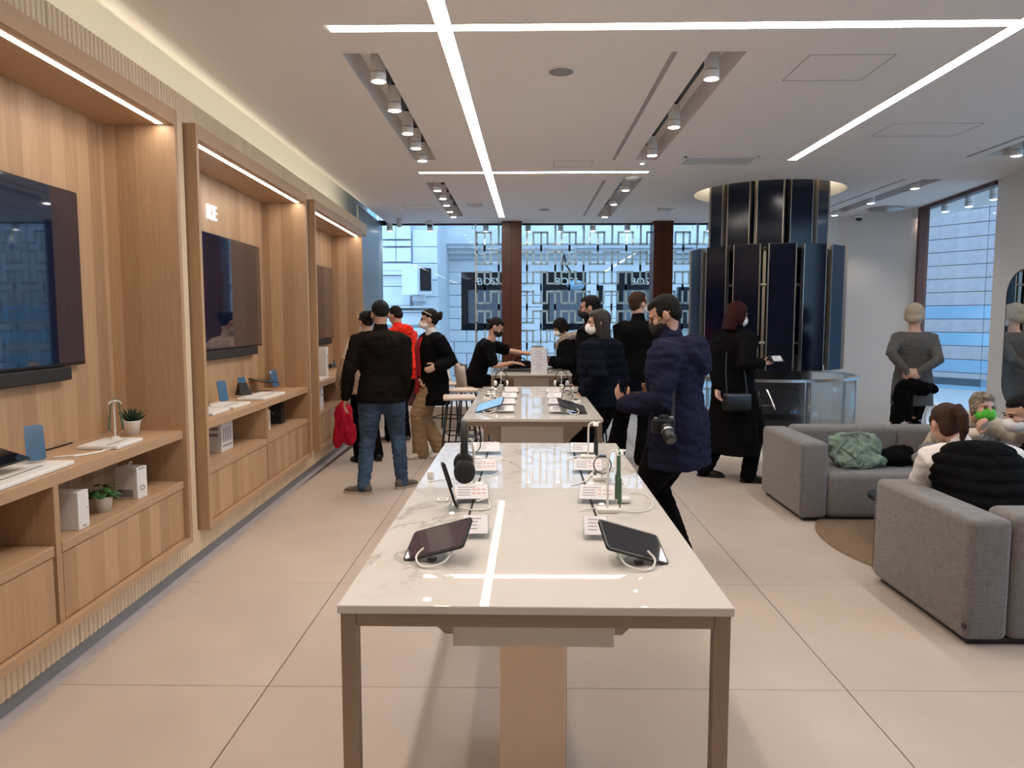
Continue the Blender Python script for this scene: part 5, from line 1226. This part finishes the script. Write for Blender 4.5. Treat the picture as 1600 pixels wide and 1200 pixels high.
mt=Matrix.Translation((.005,-.02,.03))@Matrix.Rotation(R(128),4,'X'); G().lathe([(.030,0),(.032,.01),(.032,.055),(.034,.06),(.034,.10),(.031,.105)],24,mt).build('zoom_lens','black',o,True); G().lathe([(.0325,.03),(.0335,.031),(.0335,.04),(.0325,.041)],24,mt,False).build('lens_ring','alu',o,True); G().lathe([(.026,.104),(.026,.1065)],24,mt).build('front_glass','screen',o)
mw=a['mw']; sh_=mw@(a['sh']-a['rC']*.02+a['up']*.02)
G().tube([(.06,.01,.06),(.10,.10,.30),(.09,.16,.45)],[(.012,.003)]*3,6).build('strap','blackmatte',o)
# 11 woman with red hair
b_=person('woman with dark red hair in ankle-length black coat, holding a phone before the column',(2.0,6.93,0),R(-62),1.70,head=(R(-12),R(10)),hands={'R':at(1190,568,Y=6.75),'L':at(1120,620,Y=6.8)},pole={'R':(-.6,-.6,-.7)},feet={'R':(2.12,6.78,0),'L':(1.78,7.05,0)},toes={'R':(1,-.1,0),'L':(1,-.3,0)},
  hdir=((1,-.1,.15),None),hnrm=((0,-.4,1),None),curl=(.8,.5),hair=('bob','hairred'),skin='skin2',mask='white',build=1.1,top=dict(m='c_black',k=.035,sk=.03,hem=.26,flare=1.28,name='coat',collar=.04,wr=.007),legs=dict(m='c_black',w=1.2),shoes='shoeblack')
o=thing('phone','white-lit phone held out by the woman with dark red hair','phone',at(1212,561,Y=6.72),(0,0,R(20))); mt=Matrix.Rotation(R(50),4,'X'); G().plate(.155,.075,.009,.010,mt).build('body','black',o); G().plate(.10,.06,.0008,.006,mt@Matrix.Translation((0.01,0,.009))).build('screen','paper',o)
o=thing('handbag','small black crossbody handbag on the back of the red-haired woman','bag',at(1151,641,Y=6.58),(0,0,R(12)))
G().rbox(-.13,.13,-.035,.035,0,.155,r=.022,seg=3).build('bag_body','shoeblack',o,True); G().box(-.11,.11,-.037,-.034,.138,.141).build('zip','alu',o)
for x in (-.10,.10): G().tube([(x,0,.15),(x*.95,.04,.32),(x*.6,.10,.52)],[(.006,.003)]*3,6).build('strap','shoeblack',o)
# 12 woman in grey dress
c_=person('woman with short grey-blonde hair in fitted grey dress, hands clasped behind her back',(3.96,7.45,0),R(-10),1.70,head=(R(-22),R(4)),build=1.02,shw=.90,hands={'L':at(1418,583,Y=7.22),'R':at(1434,583,Y=7.22)},pole={'L':(-1,-.5,0),'R':(1,-.5,0)},
  hdir=((-.8,-.1,-.25),(.8,-.2,-.25)),hnrm=((0,1,0),(0,1,0)),curl=(.8,.8),hair=('bobshort','hairblonde'),skin='skin2',mask='white',top=dict(m='c_greyknit',k=.018,sk=.010,hem=.66,flare=1.04,name='dress',wr=.007,fr=(10,10,22)),legs=dict(m='c_black',name='leggings',w=.95,k=.0))
blob('jacket','black jacket hanging from the clasped hands of the woman in the grey dress','clothing',[((0,0,0),(.13,.05,.07)),((-.08,0,-.12),(.09,.045,.17)),((-.11,.0,-.27),(.06,.04,.10)),((.12,0,-.03),(.14,.05,.06)),((-.02,0,-.16),(.05,.04,.2))],'c_black',.012,.028,(14,14,9),tuple(at(1424,603,Y=7.10)),seed=21)
# 13 green mask
person('person with streaked short hair and green mask leaning forward on the farther sofa',(3.44,5.80,0),R(174),1.62,pelvis=(3.48,5.98,.46),lean=R(60),head=(R(4),R(-8)),neckf=.05,hands={'L':(3.58,5.22,.74),'R':(3.30,5.28,.70)},pole={'R':(-1,.2,-.6),'L':(1,.2,-.6)},feet={'R':(3.34,5.22,0.016),'L':(3.60,5.22,0.016)},toes={'R':(0,-1,0),'L':(0,-1,0)},
  hdir=((-.2,-.3,.8),(0,-.5,.4)),curl=(.9,.9),hair=('tousled','hairash'),skin='skin2',mask='green',top=dict(m='c_cream',k=.030,sk=.026,name='sweater',wr=.010,collar=.02),legs=dict(m='c_jeans'),shoes='shoewhite',sole='sole')
# 14 woman with black vest
person('woman with ponytail in black quilted vest over white hoodie, seated on the nearer sofa',(2.46,3.80,0),R(-4),1.64,pelvis=(2.46,3.74,.45),lean=R(50),head=(R(4),R(14)),neckf=.03,neckside=-.06,build=1.16,hands={'L':(2.46,4.36,.50),'R':(2.78,4.36,.50)},pole={'L':(-.8,-.3,-.6),'R':(.8,-.3,-.6)},feet={'R':(2.66,4.42,0.016),'L':(2.36,4.42,0.016)},toes={'R':(0,1,0),'L':(0,1,0)},
  hair=('ponytail','hairbrown'),skin='skin2',top=dict(m='c_black',k=.045,sk=.030,name='quilted_vest',quilt=(.062,.014),wr=.008,sleevemat='c_white',scarf='c_white'),legs=dict(m='c_jeans'),shoes='shoewhite',sole='sole')
# 15 man at the right edge
person('man with short dark hair and white mask in black jumper at the right edge',(3.50,4.66,0),R(80),1.74,pelvis=(3.74,4.64,.42),lean=R(52),head=(R(10),R(10)),neckf=.05,hands={'L':(3.10,4.55,.62),'R':(3.10,4.85,.62)},feet={'R':(3.15,4.95,0.016),'L':(3.15,4.6,0.016)},toes={'R':(-1,0,0),'L':(-1,0,0)},
  hair=('fade','hairblack'),mask='white',top=dict(m='c_black',k=.026,sk=.022,name='jumper'),legs=dict(m='c_black'))
o=thing('ottoman','low grey round seat under the man at the right edge','stool',(3.74,4.64,.016)); G().lathe([(.24,0),(.26,.02),(.26,.29),(.24,.33),(.20,.345)],32).build('cushion','sofa',o,True)
# ------------------------------------------------------------------ street and buildings outside
struct(G().box(-14,34,GLASS+.1,60,-.30,-.16).box(6.25,34,-20,GLASS+.1,-.30,-.16).build('trim_40','asphalt'))
FY=17.5; fx=lambda px: at(px,500,Y=FY).x; fz=lambda py: at(817,py,Y=FY).z
bd=thing('building','pale stone shop building straight across the street with three dark display windows','building',(0,FY,0))
def BX(g,x0,x1,y0,y1,z0,z1): return g.box(x0,x1,y0-FY,y1-FY,z0,z1)
BX(G(),-2.6,4.55,FY+.12,FY+.5,-.2,8).build('core','stone2',bd)
wins=[(fx(721),fx(793)),(fx(848),fx(915)),(fx(963),fx(1036))]
zw0,zw1=fz(513),fz(425); rows=[]; z=-.2; H_=.276
zz=zw1
edges=[zw1-H_*i for i in range(12)]
bm_cache={}
def block(x0,x1,z0,z1,par=bd,y0=None,m='stone',dep=.12):
    y0=FY if y0 is None else y0
    k=(round(x1-x0,2),round(z1-z0,2),m,dep)
    if k not in bm_cache:
        g=G().rbox(0,x1-x0-.012,0,dep,0,z1-z0-.012,r=.006,seg=1); me=g.mesh('stone_block'); me.materials.append(M[m]); bm_cache[k]=me
    link(bm_cache[k],'stone_block',par,(x0+.006,y0-par.location.y,z0+.006))
for i in range(11):
    z1=edges[i]; z0=edges[i+1]
    spans=[(-2.5,wins[0][0]),(wins[0][1],wins[1][0]),(wins[1][1],wins[2][0]),(wins[2][1],4.5)] if z0>zw0-.05 else [(-2.5,4.5)]
    for a,b_ in spans:
        x=a; j=0
        while x<b_-.05:
            L=1.15 if (i+j)%2 else .85; x1=min(b_,x+L); 
            if b_-x1<.25: x1=b_
            block(x,x1,max(z0,-.2),z1); x=x1; j+=1
for i in range(9):
    z0=3.62+i*.55; x=-2.5
    while x<4.4: x1=min(4.5,x+1.3); block(x,x1,z0,z0+.55); x=x1
nm_=['left','middle','right']
for i,(a,b_) in enumerate(wins):
    BX(G(),a,b_,FY+.08,FY+.13,zw0,zw1).build('shop_window','darkwin',bd)
    BX(G(),a+.16,b_-.1,FY+.06,FY+.082,zw0+.12,zw1-.42).build('pane','greywin',bd)
    BX(G(),a,b_,FY-.01,FY+.12,zw0-.04,zw0).build('sill','darkwin',bd)
    me=text_geo('BOSS',.24,.004,align='CENTER'); me.materials.append(M['whiteplastic']); t=link(me,'shop_sign',bd,((a+b_)/2+(.05 if i else .1),.03,zw1-.30),(PI/2,0,0))
    
BX(G(),fx(934),fx(942),FY-.01,FY+.1,fz(487),fz(446)).build('narrow_door','darkwin',bd)
# cornice stack above the shop windows, with rounded right end
for (z0,z1,dp,m) in ((zw1,fz(405),.02,'stone'),(fz(405),fz(398),.16,'stone2'),(fz(398),fz(391),.34,'stone'),(fz(391),fz(385),.55,'stone2'),(fz(385),fz(374),.62,'stone'),(fz(374),3.62,.30,'stone')):
    g=BX(G(),-2.15,3.9,FY-dp,FY+.12,z0,z1); g.lathe([(dp+.12,z0),(dp+.12,z1)],32,Matrix.Translation((3.9,.12,0))); g.build('cornice',m,bd)
# gooseneck lamp on the facade
o=thing('street_lamp','blue glass globe street lamp on an arched arm before the middle shop window','lamp',(fx(878),FY-.9,0)); G().tube([(0,.9,2.6),(0,.75,2.95),(.02,.4,3.0),(.05,.1,2.75),(.22,0,2.5)],.022,8).build('arm','darkwin',o,True)
G().ell((.26,0,2.30),(.20,.20,.12)).build('globe','blueglass',o,True)
# protruding building at the left
LY=15.3; lx=lambda px: at(px,500,Y=LY).x; lz=lambda py: at(650,py,Y=LY).z
lb=thing('building','pale rusticated corner building at the left, standing nearer to the shop','building',(0,LY,0))
def LB(g,x0,x1,dy0,dy1,z0,z1): return g.box(x0,x1,dy0,dy1,z0,z1)
LB(G(),-6.5,lx(686),.0,2.4,-.2,8).build('core','stone2',lb)
LB(G(),lx(560),lx(592),-.02,.01,lz(418),8).build('tall_window','blueglass',lb); LB(G(),lx(592),lx(596),-.06,.01,lz(420),8).build('window_jamb','stone',lb); LB(G(),lx(560),lx(598),-.10,.01,lz(426),lz(418)).build('window_sill','stone',lb)
for y0_,y1_ in ((350,375),(377,386),(388,410),(412,424)):
    w0=598 if y0_ not in(377,412) else 601
    xs=[w0,622,645]; 
    if y0_>400: xs=[600,645]
    for a,b_ in zip(xs[:-1],xs[1:]):
        block(lx(a),lx(b_),lz(y1_),lz(y0_),lb,LY-.16,dep=.17)
for k in range(8): block(lx(598),lx(645),lz(348)+.02+k*.5,lz(348)+.5+k*.5,lb,LY-.16,dep=.17)
for y0_,y1_,x0_,x1_,dp in ((424,431,585,646,.24),(431,448,586,643,.14),(448,478,586,643,.14),(478,482,600,680,.30),(485,488,600,680,.24),(488,508,590,680,.12),(512,524,590,680,.10),(526,600,590,680,.12)):
    block(lx(x0_),lx(x1_),lz(y1_),lz(y0_),lb,LY-dp,dep=dp+.01)
for y0_ in range(360,478,26):
    block(lx(646),lx(685),lz(y0_+26),lz(y0_),lb,LY-.05,dep=.06)
o=thing('projecting_sign','pale blue box sign with dark notice board projecting from the corner building','sign',(lx(658),LY-.55,lz(440))); G().rbox(-.17,.17,-.35,.35,-.30,.30,r=.01).build('sign_box','stone',o,False,rot=(0,0,R(35)))
G().rbox(-.11,.13,-.37,-.35,-.22,.22,r=.004,seg=1).build('notice_board','darkwin',o,False,rot=(0,0,R(35))); G().rbox(-.10,.12,.0,.50,-.42,-.32,r=.01).build('bracket','stone2',o)
# street view to the right: receding wing and pale houses under the sky
rb=thing('building','pale building wing receding down the side street, with dark shop front','building',(4.55,17.6,0),(0,0,R(68)))
G().box(0,14,0,.4,-.2,3.3).build('wall','stone',rb)
G().box(.1,3.4,-.06,0,1.3,2.35).build('shop_front','darkwin',rb)
for i in range(4): G().box(4.2+2.2*i,5.4+2.2*i,-.04,0,.6,2.6).build('window','darkwin',rb)
me=text_geo('BOSS',.42,.004); me.materials.append(M['whiteplastic']); o=link(me,'shop_sign',bd,(fx(1066),-.55,fz(478)),(PI/2,0,0))
BX(G(),fx(1052),fx(1110),FY-.5,FY-.3,fz(513),fz(450)).build('awning_board','darkwin',bd)
hb=thing('building','pale town house with small windows far down the side street','building',(9.6,30,0)); G().box(-1.0,5.5,0,6,-.2,8.6).build('wall','stone',hb)
for i in range(3):
    for j in range(4): G().box(-.4+1.5*j,.3+1.5*j,-.05,0,1.6+2.2*i,3.0+2.2*i).build('window','blueglass',hb)
G().box(-1.15,5.6,-.2,6,8.6,8.85).build('cornice','stone2',hb)
# building beyond the right-hand window: pinkish stone courses with blue glass bands
sb=thing('office_building','office building beyond the right window with pinkish stone courses and blue glass bands','building',(12.6,15.0,0),(0,0,R(-55)))
zt=at(1500,480,Y=15.5).z
band=.345
zz=-.2; k=0
G().box(-9,7,.06,.5,-.2,9).build('core','pinkstone',sb)
z=at(1500,472,Y=14.5).z
rows_=[]
zc=z
for i in range(14): rows_.append((zc-(i+1)*.325,zc-i*.325,'blueglass' if i%2==0 else 'pinkstone'))
for i in range(18): rows_.append((zc+i*.325,zc+(i+1)*.325,'pinkstone'))
for z0,z1,m in rows_:
    if z1<-.1: continue
    x=-9
    while x<7:
        k=(round(z1-z0,3),m,'sb')
        if k not in bm_cache:
            me=G().rbox(0,1.99,0,.06,.008,z1-z0-.008,r=.005,seg=1).mesh('facade_panel'); me.materials.append(M[m]); bm_cache[k]=me
        link(bm_cache[k],'glass_panel' if m=='blueglass' else 'stone_panel',sb,(x,0,max(z0,-.2))); x+=2.0
p0=at(1458,446,Y=13.2); G().box(0,1.1,-.25,.0,0,3.2).build('pale_panel','paleglass',sb,False,loc=(0,0,0))
pl=[c for c in sb.children if c.name.startswith('pale_panel')][0]
